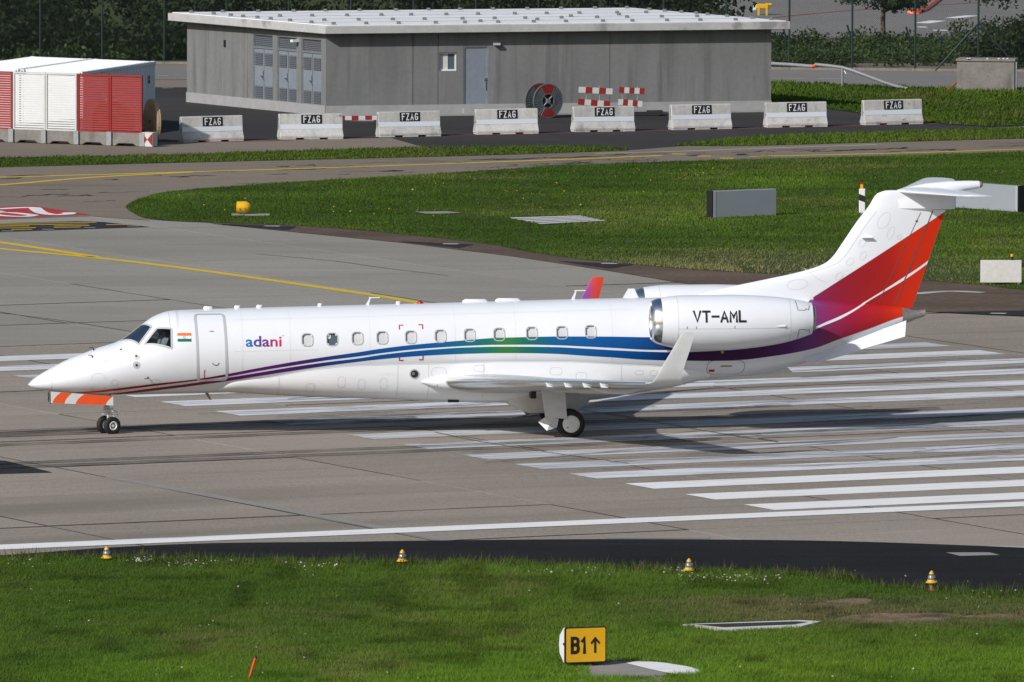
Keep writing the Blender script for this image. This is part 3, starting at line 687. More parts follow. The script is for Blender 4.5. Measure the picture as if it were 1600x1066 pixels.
ZT = pchip([(0, 1.36), (.05, 1.43), (.19, 1.55), (.62, 1.81), (1.05, 2.03), (1.48, 2.2), (1.92, 2.36), (2.43, 2.52), (3.1, 2.99), (3.41, 3.2), (3.68, 3.31), (3.82, 3.345), (4.08, 3.372), (4.47, 3.385), (10.43, 3.515), (16.87, 3.645), (19, 3.66), (20.5, 3.64), (22, 3.55), (23.2, 3.44), (23.95, 3.36)])
ZB = pchip([(0, 1.36), (.07, 1.3), (.26, 1.23), (.62, 1.18), (1.05, 1.14), (1.64, 1.1), (2.2, 1.078), (2.9, 1.08), (4.3, 1.1), (5.5, 1.125), (16.87, 1.365), (18, 1.39), (19.5, 1.49), (20.5, 1.66), (21.25, 1.84), (22.8, 2.38), (23.95, 2.86)])
WW = pchip([(0, 0.002), (.05, .09), (.19, .19), (.62, .4), (1.05, .56), (1.48, .69), (1.92, .79), (2.43, .9), (3.1, 1.01), (3.68, 1.09), (4.3, 1.135), (5, 1.14), (17.5, 1.14), (18.5, 1.12), (19.5, 1.06), (21.25, .84), (22.8, .5), (23.95, .25)])
ZM0 = pchip([(0, 1.36), (.62, 1.45), (1.5, 1.62), (2.43, 1.85), (3.1, 2.02), (4.3, 2.237), (4.8, 2.2475)])
def ZM(x): return float(ZM0(x)) if x < 4.8 else float(ZT(x) + ZB(x)) / 2
def fp0(X, th, side=-1):
    zm = ZM(X); s = math.sin(th); h = float(ZT(X)) - zm if th >= 0 else zm - float(ZB(X))
    return Vector((X, side * float(WW(X)) * math.cos(th), zm + h * s))
def fpn(X, th, side=-1, off=0.0):
    p = fp0(X, th, side); e = 1e-3
    du = fp0(X + e, th, side) - fp0(X - e, th, side); dv = fp0(X, th + e, side) - fp0(X, th - e, side)
    n = du.cross(dv)
    if n.length < 1e-12: n = Vector((-1, 0, 0))
    n.normalize()
    if n.dot(p - Vector((X, 0, ZM(X)))) < 0: n = -n
    return p + n * off, n
def thz(X, Z):
    zm = ZM(X); h = float(ZT(X)) - zm if Z >= zm else zm - float(ZB(X)); return math.asin(max(-1, min(1, (Z - zm) / max(h, 1e-6))))
def fz(X, Z, off=0.0, side=-1): return fpn(X, thz(X, Z), side, off)

JET = empty('business_jet', (-13.1407, 311.9236, 0), R(6.3), 'white twin-engine business jet with rainbow stripes and red-orange tail on the runway', 'aircraft')

# cockpit windows in (X, angle): corners
WSH = [(2.50, R(85)), (3.09, R(85)), (3.318, R(56.1)), (2.952, R(35.3))]
SID = [(3.446, R(47.9)), (3.836, R(39.8)), (3.826, R(11.6)), (3.087, R(30.6))]
def in_quad(q, x, y):
    s = 0
    for i in range(4):
        a, b = q[i], q[(i + 1) % 4]; c = (b[0] - a[0]) * (y - a[1]) - (b[1] - a[1]) * (x - a[0])
        if s == 0: s = 1 if c > 0 else -1
        elif (c > 0) != (s > 0): return False
    return True
WINS = [(7.514, 2.625), (8.189, 2.637), (8.88, 2.659), (9.556, 2.673), (10.336, 2.686), (11.145, 2.708), (11.945, 2.73), (12.749, 2.747), (13.643, 2.773), (14.465, 2.787), (15.254, 2.808)]
# fuselage
xs = list(np.concatenate([[0, .012, .03, .06, .1, .15, .21], np.arange(.28, 2.3, .07), np.arange(2.3, 4.0, .02), np.arange(4.0, 5.0, .1), np.array(sorted(set(np.round(np.concatenate([np.arange(5, 16.8, .25)] + [np.arange(x - .19, x + .191, .02) for x in (7.514, 8.189, 8.88, 9.556, 10.336, 11.145, 11.945, 12.749, 13.643, 14.465, 15.254)]), 4)))), np.arange(16.8, 20.5, .12), np.arange(20.5, 23.94, .04), [23.95]]))
NT = 240; v = []; f = []
ths = [2 * math.pi * j / NT for j in range(NT)]
for X in xs:
    zm, zt, zb, ww = ZM(X), float(ZT(X)), float(ZB(X)), float(WW(X))
    for a in ths:
        s = math.sin(a); v.append((X, -ww * math.cos(a), zm + (zt - zm if s >= 0 else zm - zb) * s))
for i in range(len(xs) - 1):
    xm = float(xs[i] + xs[i + 1]) / 2; near_w = [q for q in WINS if abs(xm - q[0]) < .148]
    for j in range(NT):
        if 2.4 < xm < 3.95:
            a = (j + .5) * 2 * math.pi / NT; a = a - 2 * math.pi if a > math.pi * 1.5 else a
            b = a if a <= math.pi / 2 else math.pi - a
            if in_quad(WSH, xm, b) or in_quad(SID, xm, b): continue
        if 7.2 < xm < 15.5 and near_w:
            a = (j + .5) * 2 * math.pi / NT; zz = ZM(xm) + (float(ZT(xm)) - ZM(xm)) * math.sin(a)
            if 0 < math.sin(a) < .75 and any(abs(xm - wx) < .148 and abs(zz - wz) < .165 and not (abs(xm - wx) > .09 and abs(zz - wz) > .11) for wx, wz in near_w): continue
        k = (j + 1) % NT; f.append((i * NT + j, (i + 1) * NT + j, (i + 1) * NT + k, i * NT + k))
f.append(tuple((len(xs) - 1) * NT + j for j in range(NT)))
fus = from_data('fuselage', v, f, 'white_paint', JET, smooth=50)
bm = bmesh.new(); bm.from_mesh(fus.data); bmesh.ops.recalc_face_normals(bm, faces=bm.faces)
fc = max(bm.faces, key=lambda q: q.calc_center_median().x)
if sum((q.calc_center_median() - Vector((10, 0, 2.3))).yz.dot(q.normal.yz) for q in bm.faces if 9 < q.calc_center_median().x < 11) < 0: bmesh.ops.reverse_faces(bm, faces=bm.faces)
bm.to_mesh(fus.data); bm.free()

def patch(name, fn, nu, nv, m, parent, off, cols=None, smooth=0):
    """fn(u,v)->(point on surface, normal)"""
    v = []; f = []
    for i in range(nu + 1):
        for j in range(nv + 1):
            p, n = fn(i / nu, j / nv); v.append(p + n * off)
            if i and j: a = i * (nv + 1) + j; f.append((a - nv - 2, a - 1, a, a - nv - 1))
    o = from_data(name, v, f, m, parent, smooth=smooth)
    if cols is not None: set_color(o, np.array([cols(*p) for p in v]))
    return o
def ribbon(name, pts, width, m, parent, off, closed=False):
    """pts: list of (point, normal) on a surface"""
    v = []; f = []; n = len(pts)
    for i in range(n):
        p, no = pts[i]
        a = pts[(i - 1) % n][0] if closed or i else p; b = pts[(i + 1) % n][0] if closed or i < n - 1 else p
        t = (b - a).normalized(); s = no.cross(t).normalized() * width / 2
        v += [p + s + no * off, p - s + no * off]
    for i in range(n if closed else n - 1): k = (i + 1) % n; f.append((2 * i, 2 * i + 1, 2 * k + 1, 2 * k))
    return from_data(name, v, f, m, parent, smooth=0)
def dens(pts, n=8, closed=False):
    out = []; m = len(pts)
    for i in range(m if closed else m - 1):
        a, b = pts[i], pts[(i + 1) % m]
        for k in range(n): out.append(tuple(a[c] + (b[c] - a[c]) * k / n for c in range(len(a))))
    if not closed: out.append(pts[-1])
    return out
def rrect(w_, h_, r, n=5):
    o = []
    for cx, cy, a0 in ((w_ / 2 - r, h_ / 2 - r, 0), (-w_ / 2 + r, h_ / 2 - r, 90), (-w_ / 2 + r, -h_ / 2 + r, 180), (w_ / 2 - r, -h_ / 2 + r, 270)):
        for k in range(n + 1): a = R(a0 + 90 * k / n); o.append((cx + r * math.cos(a), cy + r * math.sin(a)))
    return o
def decal_fill(name, outline, surf, m, parent, off, side=-1):
    cx = sum(p[0] for p in outline) / len(outline); cz = sum(p[1] for p in outline) / len(outline); k = len(outline); v = []; f = []
    for r_ in (1.0, .66, .33):
        for x, z in outline: p, n = surf(cx + (x - cx) * r_, cz + (z - cz) * r_, 0, side); v.append(p + n * off)
    p, n = surf(cx, cz, 0, side); v.append(p + n * off)
    for q in (0, 1): f += [(q * k + i, q * k + (i + 1) % k, (q + 1) * k + (i + 1) % k, (q + 1) * k + i) for i in range(k)]
    f += [(2 * k + i, 2 * k + (i + 1) % k, 3 * k) for i in range(k)]
    return from_data(name, v, f, m, parent, smooth=0)

# cockpit glazing
for side in (-1, 1):
    for q in (WSH, SID):
        bil = lambda u, w_, q=q: fpn(*[(q[0][k] * (1 - u) + q[1][k] * u) * (1 - w_) + (q[3][k] * (1 - u) + q[2][k] * u) * w_ for k in (0, 1)], side)
        g = patch('cockpit_window', bil, 10, 10, 'glass', JET, .003)
        ring = [fpn(x, a, side) for x, a in dens(q, 8, True)]
        ribbon('window_frame', ring, .055, 'grey_trim', g, .009, True)
ck = MB(); ck.lathe([(.98, 0), (.001, .001)], (4.35, 0, 2.235), 'X', 32); ck.build('bulkhead', 'cockpit_dark', JET)
MB().box((2.72, 0, 2.30), (.55, 1.3, .16)).build('instrument_panel', 'cockpit_dark', JET, bevel=.03)
for y in (-.47, .47):
    s = MB(); s.box((3.86, y, 2.30), (.12, .46, .95)); s.box((3.62, y, 1.92), (.5, .46, .12)); s.build('cockpit_seat', 'fabric_dark', JET, bevel=.04)

# livery gradient
GRAD = [(1.2, (.60, .035, .02)), (2.6, (.36, .012, .012)), (3.6, (.19, .004, .012)), (4.5, (.20, .004, .03)), (5.4, (.12, .008, .115)), (6.6, (.105, .015, .17)), (7.7, (.045, .025, .20)), (8.7, (.008, .075, .30)), (10.6, (.004, .105, .36)), (11.7, (.008, .15, .27)), (12.4, (.014, .19, .15)), (12.95, (.045, .235, .06)), (13.5, (.012, .18, .14)), (14.3, (.006, .125, .31)), (15.3, (.004, .105, .36)), (16.7, (.003, .075, .29)), (17.5, (.008, .02, .13)), (18.2, (.045, .006, .07)), (19.6, (.065, .008, .085)), (20.7, (.11, .02, .17)), (21.3, (.19, .045, .22)), (21.9, (.32, .03, .12)), (22.6, (.42, .016, .045)), (23.3, (.52, .02, .018)), (23.9, (.72, .04, .008))]
GF = [pchip([(x, c[k]) for x, c in GRAD]) for k in range(3)]
def grad(x, y, z): k = .78 if x > 7 else 1.05 - .27 * max(0, (x - 4.5) / 2.5); return [float(g(x)) * k for g in GF]
A = pchip([(1.268, 1.173), (1.685, 1.211), (2.454, 1.31), (3.228, 1.416), (4.511, 1.564), (5.34, 1.707), (6.164, 1.865), (7.142, 2.036), (8.117, 2.182), (8.901, 2.288), (9.512, 2.38), (10.298, 2.472), (11.084, 2.539), (11.872, 2.6), (12.66, 2.655), (13.535, 2.673), (14.323, 2.685), (15.111, 2.681), (15.9, 2.673), (16.882, 2.654), (19.3, 2.75), (21.0, 3.3), (21.29, 3.50), (21.49, 3.64), (24, 4.6)])
B = pchip([(1.268, 1.15), (1.686, 1.165), (2.46, 1.246), (3.234, 1.353), (4.392, 1.505), (5.344, 1.634), (6.167, 1.784), (7.145, 1.939), (8.118, 2.083), (8.902, 2.175), (9.512, 2.26), (10.298, 2.347), (11.084, 2.407), (11.871, 2.448), (12.658, 2.472), (13.533, 2.47), (14.321, 2.45), (15.11, 2.411), (15.9, 2.367), (16.884, 2.31), (17.6, 2.30), (19.4, 2.38), (20.6, 2.59), (21.316, 2.826), (21.711, 2.993), (22.123, 3.146), (22.551, 3.327), (22.798, 3.445), (24, 3.9)])
C = pchip([(2.2, 1.13), (2.471, 1.166), (3.24, 1.285), (4.398, 1.442), (5.329, 1.592), (6.169, 1.731), (7.146, 1.895), (8.12, 2.03), (8.903, 2.120), (9.513, 2.212), (10.298, 2.299), (11.084, 2.361), (11.871, 2.403), (12.658, 2.416), (13.533, 2.411), (14.322, 2.396), (15.111, 2.352), (15.901, 2.303), (16.885, 2.255), (17.6, 2.238), (19.4, 2.31), (20.6, 2.52), (21.316, 2.758), (21.708, 2.914), (22.119, 3.061), (22.543, 3.263), (22.803, 3.398), (24, 3.9)])
D = pchip([(2.2, 1.095), (2.525, 1.121), (3.25, 1.209), (4.405, 1.365), (5.336, 1.498), (6.174, 1.639), (7.151, 1.791), (8.123, 1.933), (8.906, 2.028), (9.515, 2.094), (10.3, 2.16), (11.086, 2.204), (11.873, 2.231), (12.66, 2.246), (13.536, 2.24), (14.325, 2.213), (15.116, 2.155), (15.908, 2.103), (16.702, 2.04), (17.794, 2.002), (18.59, 1.989), (19.39, 2.005), (20.203, 2.086), (21.409, 2.282), (22.126, 2.525), (22.94, 2.787), (23.819, 3.086), (23.95, 3.12)])
CAP = R(86)
def band(lo, hi, x0, x1, n, side, cap=CAP):
    def fn(u, w_):
        X = x0 + (x1 - x0) * u; a = thz(X, float(lo(X))); b = max(a, min(cap, thz(X, min(float(hi(X)), float(ZT(X)) - .001))))
        return fpn(X, a + (b - a) * w_, side)
    return patch('livery_stripe', fn, n, 12, 'livery', JET, .006, grad)
for side in (-1, 1):
    band(B, A, 1.268, 23.945, 560, side); band(D, C, 2.2, 23.945, 560, side)

# belly fairing
SE = pchip([(5.15, 1.30), (5.35, 1.42), (6.45, 1.60), (7.84, 1.84), (8.89, 1.93), (11.35, 1.98), (12.75, 2.02), (14.51, 2.01), (15.92, 1.93), (17.33, 1.84), (18.7, 1.62)])
FB = pchip([(5.15, 1.14), (5.47, 1.125), (7.45, 1.01), (10.04, .915), (11.87, .83), (13.14, .81), (15.24, .86), (16.79, 1.08), (17.59, 1.20), (18.4, 1.38), (18.7, 1.43)])
FW = pchip([(5.15, -.06), (5.6, .005), (7.5, .035), (10, .07), (12, .10), (15.5, .10), (17, .04), (18.2, .0), (18.7, -.08)])
v = []; f = []; fx = list(np.arange(5.15, 18.71, .113)); NF = 28
for X in fx:
    zs, zb = float(SE(X)), float(FB(X)); yw = abs(fz(X, zs)[0].y) + float(FW(X)); n = 2.0 + .75 * min(1, max(0, (X - 5.15) / 3), 1) * min(1, max(0, (18.7 - X) / 2))
    for j in range(2 * NF + 1):
        a = math.pi * j / (2 * NF); c, s = math.cos(a), math.sin(a)
        v.append((X, -yw * math.copysign(abs(c) ** (2 / n), c), zs - (zs - zb) * abs(s) ** (2 / n)))
k = 2 * NF + 1
for i in range(len(fx) - 1):
    for j in range(2 * NF): f.append((i * k + j, (i + 1) * k + j, (i + 1) * k + j + 1, i * k + j + 1))
fair = from_data('belly_fairing', v, f, 'fairing_paint', JET, smooth=40, fix=True)
def fairp(X, Z, off=0.0, side=-1):
    zs, zb = float(SE(X)), float(FB(X)); yw = abs(fz(X, zs)[0].y) + float(FW(X)); n = 2.75
    def yy(z):
        t = min(1, max(0, (zs - z) / (zs - zb))); s = t ** (n / 2); return yw * max(0, 1 - s * s) ** (1 / n)
    e = .01; dz = (yy(Z + e) - yy(Z - e)) / (2 * e); no = Vector((0, side, -dz)).normalized()
    return Vector((X, side * yy(Z), Z)) + no * off, no
# low wheel-well fairing under the belly
pv = MB(); prof = []
for X, zb, yw in ((13.05, .80, .55), (13.3, .66, .72), (13.6, .565, .80), (14.3, .555, .80), (14.95, .575, .78), (15.1, .67, .70), (15.3, .86, .55)):
    prof.append([Vector((X, -yw - .12, 1.1)), Vector((X, -yw, zb + .12)), Vector((X, -yw + .14, zb)), Vector((X, yw - .14, zb)), Vector((X, yw, zb + .12)), Vector((X, yw + .12, 1.1))])
vv_ = [p for s in prof for p in s]; ff_ = [(i * 6 + j, (i + 1) * 6 + j, (i + 1) * 6 + j + 1, i * 6 + j + 1) for i in range(6) for j in range(5)]
pv.add(vv_, ff_); pv.build('wheel_well_fairing', 'grey_white', JET, smooth=35)

# wings
def nac(s): return 5 * (.2969 * math.sqrt(s) - .126 * s - .3516 * s * s + .2843 * s ** 3 - .1036 * s ** 4)
SS = [1 - math.cos(math.pi / 2 * k / 18) for k in range(19)]
def section(X, Y, Z, c, t, cant, side, smax=1.0, inc=0.02, grow=0.0, half=None, ku=1.0, kl=1.0):
    td = Vector((0, -side * math.sin(cant), math.cos(cant))); pts = []
    ss = [s * smax for s in SS]
    up = [(s, 1) for s in reversed(ss)]; lo = [(s, -1) for s in ss[1:]]
    if half == 'in': lo = []
    for s, sg in up + lo:
        cam_ = .018 * 4 * s * (1 - s) * c
        pts.append(Vector((X + s * c - (grow if s < .02 else 0), side * Y, Z)) + td * (sg * nac(s) * t * c * (ku if sg > 0 else kl) + cam_ * (ku if ku < 1 else 1) - inc * s * c + sg * grow))
    return pts
WS = [(.5, 10.85, 5.0, 1.50, .12), (1.2, 11.17, 4.55, 1.50, .125), (2.4, 11.82, 3.65, 1.585, .12), (3.5, 12.42, 3.02, 1.665, .115), (6.5, 14.05, 2.02, 1.88, .11), (9.55, 15.72, 1.08, 2.09, .105)]
WL = [(9.55, 15.72, 1.08, 2.09, .105, 0), (9.72, 15.80, .93, 2.10, .10, R(14)), (9.88, 15.87, .78, 2.15, .095, R(38)), (9.98, 15.95, .69, 2.28, .09, R(62)), (10.06, 16.09, .60, 2.55, .085, R(74)), (10.14, 16.35, .48, 3.00, .08, R(78)), (10.21, 16.58, .365, 3.42, .075, R(78)), (10.22, 16.66, .26, 3.475, .05, R(78))]
def loft(name, secs, m, parent, cap=True, smooth=40):
    k = len(secs[0]); v = [p for s in secs for p in s]
    f = [(i * k + j, (i + 1) * k + j, (i + 1) * k + j + 1, i * k + j + 1) for i in range(len(secs) - 1) for j in range(k - 1)]
    if cap: f += [tuple(range(k)), tuple((len(secs) - 1) * k + j for j in range(k))]
    return from_data(name, v, f, m, parent, smooth=smooth, fix=True)
WINGLET_GRAD = [pchip([(15.9, a), (16.15, a), (16.45, b), (16.75, c), (17.1, c)]) for a, b, c in ((.02, .25, .62), (.10, .06, .06), (.38, .26, .025))]
for side in (-1, 1):
    wing = loft('wing', [section(x, y, z, c, t, 0, side, inc=.035, ku=.62, kl=1.2) for y, x, c, z, t in WS], 'grey_white', JET)
    loft('leading_edge', [section(x, y, z, c, t, 0, side, .11, inc=.035, grow=.003, ku=.62, kl=1.2) for y, x, c, z, t in WS[1:]], 'chrome', wing, cap=False)
    wl = loft('winglet', [section(x, y, z, c, t, ca, side, inc=.035 if ca < .1 else .02, ku=.62 if ca < .1 else .9, kl=1.2 if ca < .1 else 1.0) for y, x, c, z, t, ca in WL], 'grey_white', JET)
    d = loft('winglet_paint', [section(x, y, z, c, t, ca, side, grow=.002, half='in') for y, x, c, z, t, ca in WL[4:]], 'livery', wl, cap=False)
    set_color(d, np.array([[float(g(p.co.x)) for g in WINGLET_GRAD] for p in d.data.vertices]))
    for y in (5.55, 6.3, 7.05, 7.75):                               # vortilons under the leading edge
        x = np.interp(y, [3.5, 6.5, 9.55], [12.42, 14.05, 15.72]); z = np.interp(y, [3.5, 6.5, 9.55], [1.665, 1.88, 2.09])
        MB().prism([Vector((x - .02, 0, z - .02)), Vector((x + .25, 0, z - .07)), Vector((x + .22, 0, z - .14)), Vector((x + .02, 0, z - .135))], (0, side * y - .012, 0), (0, side * y + .012, 0)).build('vortilon', 'white_paint', wing)
    for y in (3.1, 5.0, 6.7):                                       # flap track fairings
        x = np.interp(y, [1.2, 3.5, 6.5, 9.55], [14.3, 14.3, 15.1, 16.2]); z = np.interp(y, [1.2, 6.5, 9.55], [1.35, 1.72, 2.0])
        MB().tube([(x - .6, side * y, z), (x - .2, side * y, z - .07), (x + .4, side * y, z - .10), (x + .9, side * y, z - .02)], [.02, .09, .09, .01], 10).build('flap_fairing', 'grey_white', wing, smooth=60)
    # wing-root glove with landing light
    MB().tube([(10.62, side * 1.10, 1.47), (10.85, side * 1.13, 1.47), (11.2, side * 1.16, 1.46), (12.2, side * 1.12, 1.47)], [.02, .10, .19, .22], 16).build('wing_root_fairing', 'white_paint', JET, smooth=60)
    MB().lathe([(.001, -.02), (.055, -.01), (.06, .03)], (11.02, side * 1.40, 1.37), 'X', 12).build('landing_light', 'chrome', JET, smooth=40)

# engines
NX = [(16.80, .515), (16.84, .555), (16.92, .60), (17.05, .638), (17.3, .69), (17.7, .738), (18.3, .758), (18.9, .753), (19.5, .722), (20.1, .665), (20.6, .585), (20.95, .50), (21.18, .425)]
NRAD = pchip(NX); NZC = pchip([(16.8, 3.16), (17.4, 3.13), (18.3, 3.10), (20, 3.145), (21.2, 3.205)])
NY = 1.95
def nacp(X, Z, off=0.0, side=-1):
    r = float(NRAD(X)); zc = float(NZC(X)); dz = max(-.999 * r, min(.999 * r, Z - zc)); n = Vector((0, side * math.sqrt(r * r - dz * dz), dz)).normalized()
    return Vector((X, side * NY, zc)) + n * (r + off), n
for side in (-1, 1):
    def rings(prof, n=48): return [[Vector((x, side * NY + r * math.cos(2 * math.pi * j / n), float(NZC(x)) + r * math.sin(2 * math.pi * j / n))) for j in range(n)] for x, r in prof]
    def ringmesh(name, prof, m, parent, n=48):
        rg = rings(prof, n); v = [p for q in rg for p in q]
        f = [(i * n + j, i * n + (j + 1) % n, (i + 1) * n + (j + 1) % n, (i + 1) * n + j) for i in range(len(rg) - 1) for j in range(n)]
        return from_data(name, v, f, m, parent, smooth=50, fix=True)
    xo = np.arange(17.05, 21.19, .09)
    nc = ringmesh('engine_nacelle', [(x, float(NRAD(x))) for x in xo] + [(21.19, .40), (21.10, .385), (20.7, .40)], 'white_paint', JET)
    ringmesh('intake_lip', [(17.05, .6375), (16.95, .612), (16.87, .575), (16.82, .542), (16.80, .515), (16.81, .492), (16.86, .472), (16.95, .457), (17.06, .449)], 'chrome', nc)
    ringmesh('intake_duct', [(17.06, .449), (17.25, .445), (17.5, .455), (17.6, .456)], 'steel', nc)
    fn = MB()
    for b in range(22):
        a = 2 * math.pi * b / 22; da = .11
        zc = float(NZC(17.5)); y0 = side * NY
        P = lambda r, an, x: Vector((x, y0 + r * math.cos(an), zc + r * math.sin(an)))
        fn.add([P(.12, a, 17.46), P(.12, a + da * 1.6, 17.53), P(.45, a + da * 1.1 + .12, 17.56), P(.45, a + .12, 17.45)], [(0, 1, 2, 3)])
    fn.build('fan', 'fan_metal', nc)
    MB().lathe([(.001, 17.22), (.05, 17.26), (.10, 17.36), (.125, 17.5)], (0, side * NY, float(NZC(17.4))), 'X', 20).build('spinner', 'steel', nc, smooth=60)
    MB().lathe([(.47, 17.59), (.001, 17.59)], (0, side * NY, float(NZC(17.6))), 'X', 24).build('duct_back', 'duct_dark', nc)
    ringmesh('exhaust_nozzle', [(20.7, .395), (21.1, .36), (21.28, .335), (21.285, .32), (20.9, .32)], 'exhaust_metal', nc)
    MB().lathe([(.32, 20.92), (.001, 20.92)], (0, side * NY, 3.2), 'X', 24).build('exhaust_back', 'duct_dark', nc)
    for x in (17.47, 20.55): ribbon('panel_seam', [(Vector((x, side * NY, float(NZC(x)))) + Vector((0, math.cos(a), math.sin(a))) * float(NRAD(x)), Vector((0, math.cos(a), math.sin(a)))) for a in [2 * math.pi * j / 64 for j in range(64)]], .014, 'panel_line', nc, .003, True)
    ribbon('panel_seam', [nacp(x, 2.995, 0, side) for x in np.linspace(17.47, 20.55, 24)], .014, 'panel_line', nc, .003)
    for X, z in ((17.7, 3.02), (17.95, 3.02), (19.0, 3.03)): ribbon('latch', [nacp(X, z - .03, 0, side), nacp(X, z + .04, 0, side)], .018, 'dark_line', nc, .004)
    for zs_ in (3.50, 2.86):
        ln = [(20.78, zs_ + (.28 if zs_ > 3 else -.28)), (20.80, zs_), (21.0, zs_), (21.06, zs_ + .04)]
        if zs_ > 3: ln = [(20.72, 3.70), (20.76, 3.47), (20.95, 3.46), (21.0, 3.50), (21.06, 3.46), (21.10, 3.58)]
        else: ln = [(20.76, 2.65), (20.80, 2.95), (20.95, 2.94), (21.02, 2.91), (21.08, 2.93), (21.12, 2.82)]
        ribbon('reverser_seam', [nacp(x, z, 0, side) for x, z in dens(ln, 4)], .016, 'dark_line', nc, .004)
    MB().tube([(20.15, side * NY - .0 + side * float(NRAD(20.2)) * .97, 3.04), (20.4, side * NY + side * float(NRAD(20.3)) * .98, 3.05)], [.022, .03], 8).build('vent_scoop', 'white_paint', nc, smooth=60)
    MB().prism([Vector((17.5, 0, 3.10)), Vector((18.0, 0, 3.28)), Vector((20.2, 0, 3.28)), Vector((20.8, 0, 3.16)), Vector((20.2, 0, 3.04)), Vector((18.0, 0, 3.02))], (0, side * .85, 0), (0, side * 1.5, 0)).build('engine_pylon', 'white_paint', JET, bevel=.05, seg=2, smooth=60)
    MB().tube([(18.75, side * NY, 2.36), (18.77, side * NY, 2.27)], [.05, .035], 10).build('drain_mast', 'tan', nc, smooth=60)
# registration letters on the near nacelle
tv, tf = stroke_text('VT-AML', 1.46, .32, .058, .26)
for k in range(max(p[2] for p in tv) + 1):
    fk = [q for q in tf if tv[q[0]][2] == k]; ids = sorted({i for q in fk for i in q}); a2 = np.array([tv[i][:2] for i in ids]); v2, f2 = cut_geo(a2, [tuple(ids.index(i) for i in q) for q in fk], .05)
    from_data('registration_letter', [nacp(18.59 + x, 3.325 + z, .005 + .0006 * k)[0] for x, z in v2], f2, 'black', JET)

# fin, rudder, tailplane
LE = pchip([(3.35, 16.6), (3.55, 17.2), (3.7, 18.0), (3.99, 19.46), (4.15, 20.26), (4.32, 21.06), (4.46, 21.56), (4.58, 21.84), (4.74, 22.03), (5.09, 22.28), (5.71, 22.70), (6.18, 23.06), (6.42, 23.20), (6.50, 23.30), (6.56, 23.5)])
def TE(z): return 24.23 + .341 * (z - 3.31)
FT = pchip([(3.2, .20), (4.0, .17), (5, .15), (6.1, .135), (6.56, .10)])
def finy(X, z):
    le, te = float(LE(z)), TE(z); s = min(1, max(0, (X - le) / (te - le)))
    return float(FT(z)) * 2 * nac(s) * min(1, max(.05, (te - le) / 3.2) ** .0) * (1 if z > 4.5 else .75 + .25 * min(1, max(0, (X - 19) / 3)))
def finp(X, Z, off=0.0, side=-1): return Vector((X, side * (finy(X, Z) + off), Z)), Vector((0, side, 0))
L2 = lambda z: 23.75 + (z - 3.43) * (24.79 - 23.75) / (6.0 - 3.43); L1 = lambda z: 23.30 + (z - 3.5) * (24.45 - 23.3) / (5.96 - 3.5)
zl = list(np.concatenate([np.arange(3.35, 4.7, .05), np.arange(4.7, 6.4, .1), [6.4, 6.48, 6.53, 6.56]]))
def finloft(name, xa, xb, zs_, parent, m):
    secs = []
    for z in zs_:
        a, b = xa(z), xb(z); sx = [a + (b - a) * (1 - math.cos(math.pi * k / 24)) / 2 for k in range(25)]
        secs.append([Vector((x, -finy(x, z), z)) for x in sx] + [Vector((x, finy(x, z), z)) for x in reversed(sx)] + [Vector((sx[0], -finy(sx[0], z), z))])
    return loft(name, secs, m, parent, cap=True, smooth=45)
fin = finloft('fin', lambda z: float(LE(z)), lambda z: L2(z) - .012, zl, JET, 'white_paint')
rud = finloft('rudder', lambda z: L2(z) + .012, TE, [z for z in np.arange(3.34, 6.02, .1)] + [6.02], JET, 'white_paint')
finloft('rudder_top', lambda z: L2(z) + .0, TE, [6.05, 6.2, 6.4, 6.5], rud, 'white_paint')
TOPC = lambda X: 3.65 + (X - 21.49) * (5.98 - 3.65) / (25.15 - 21.49)
GHI = pchip([(22.6, 3.33), (22.89, 3.5), (23.38, 3.795), (23.96, 4.16), (24.37, 4.42), (24.67, 4.63), (25, 4.86)]); GLO = pchip([(22.6, 3.25), (22.82, 3.39), (22.98, 3.50), (23.38, 3.735), (24.01, 4.10), (24.45, 4.395), (24.65, 4.54), (25, 4.78)])
ZTE = lambda X: 3.31 + (X - 24.23) / .341
FG = [pchip([(21.4, a), (22.2, b), (23.0, c), (23.55, d), (24.1, e), (25.2, g)]) for a, b, c, d, e, g in ((.21, .27, .32, .37, .52, .58), (.022, .012, .012, .014, .022, .026), (.11, .035, .016, .010, .005, .004))]
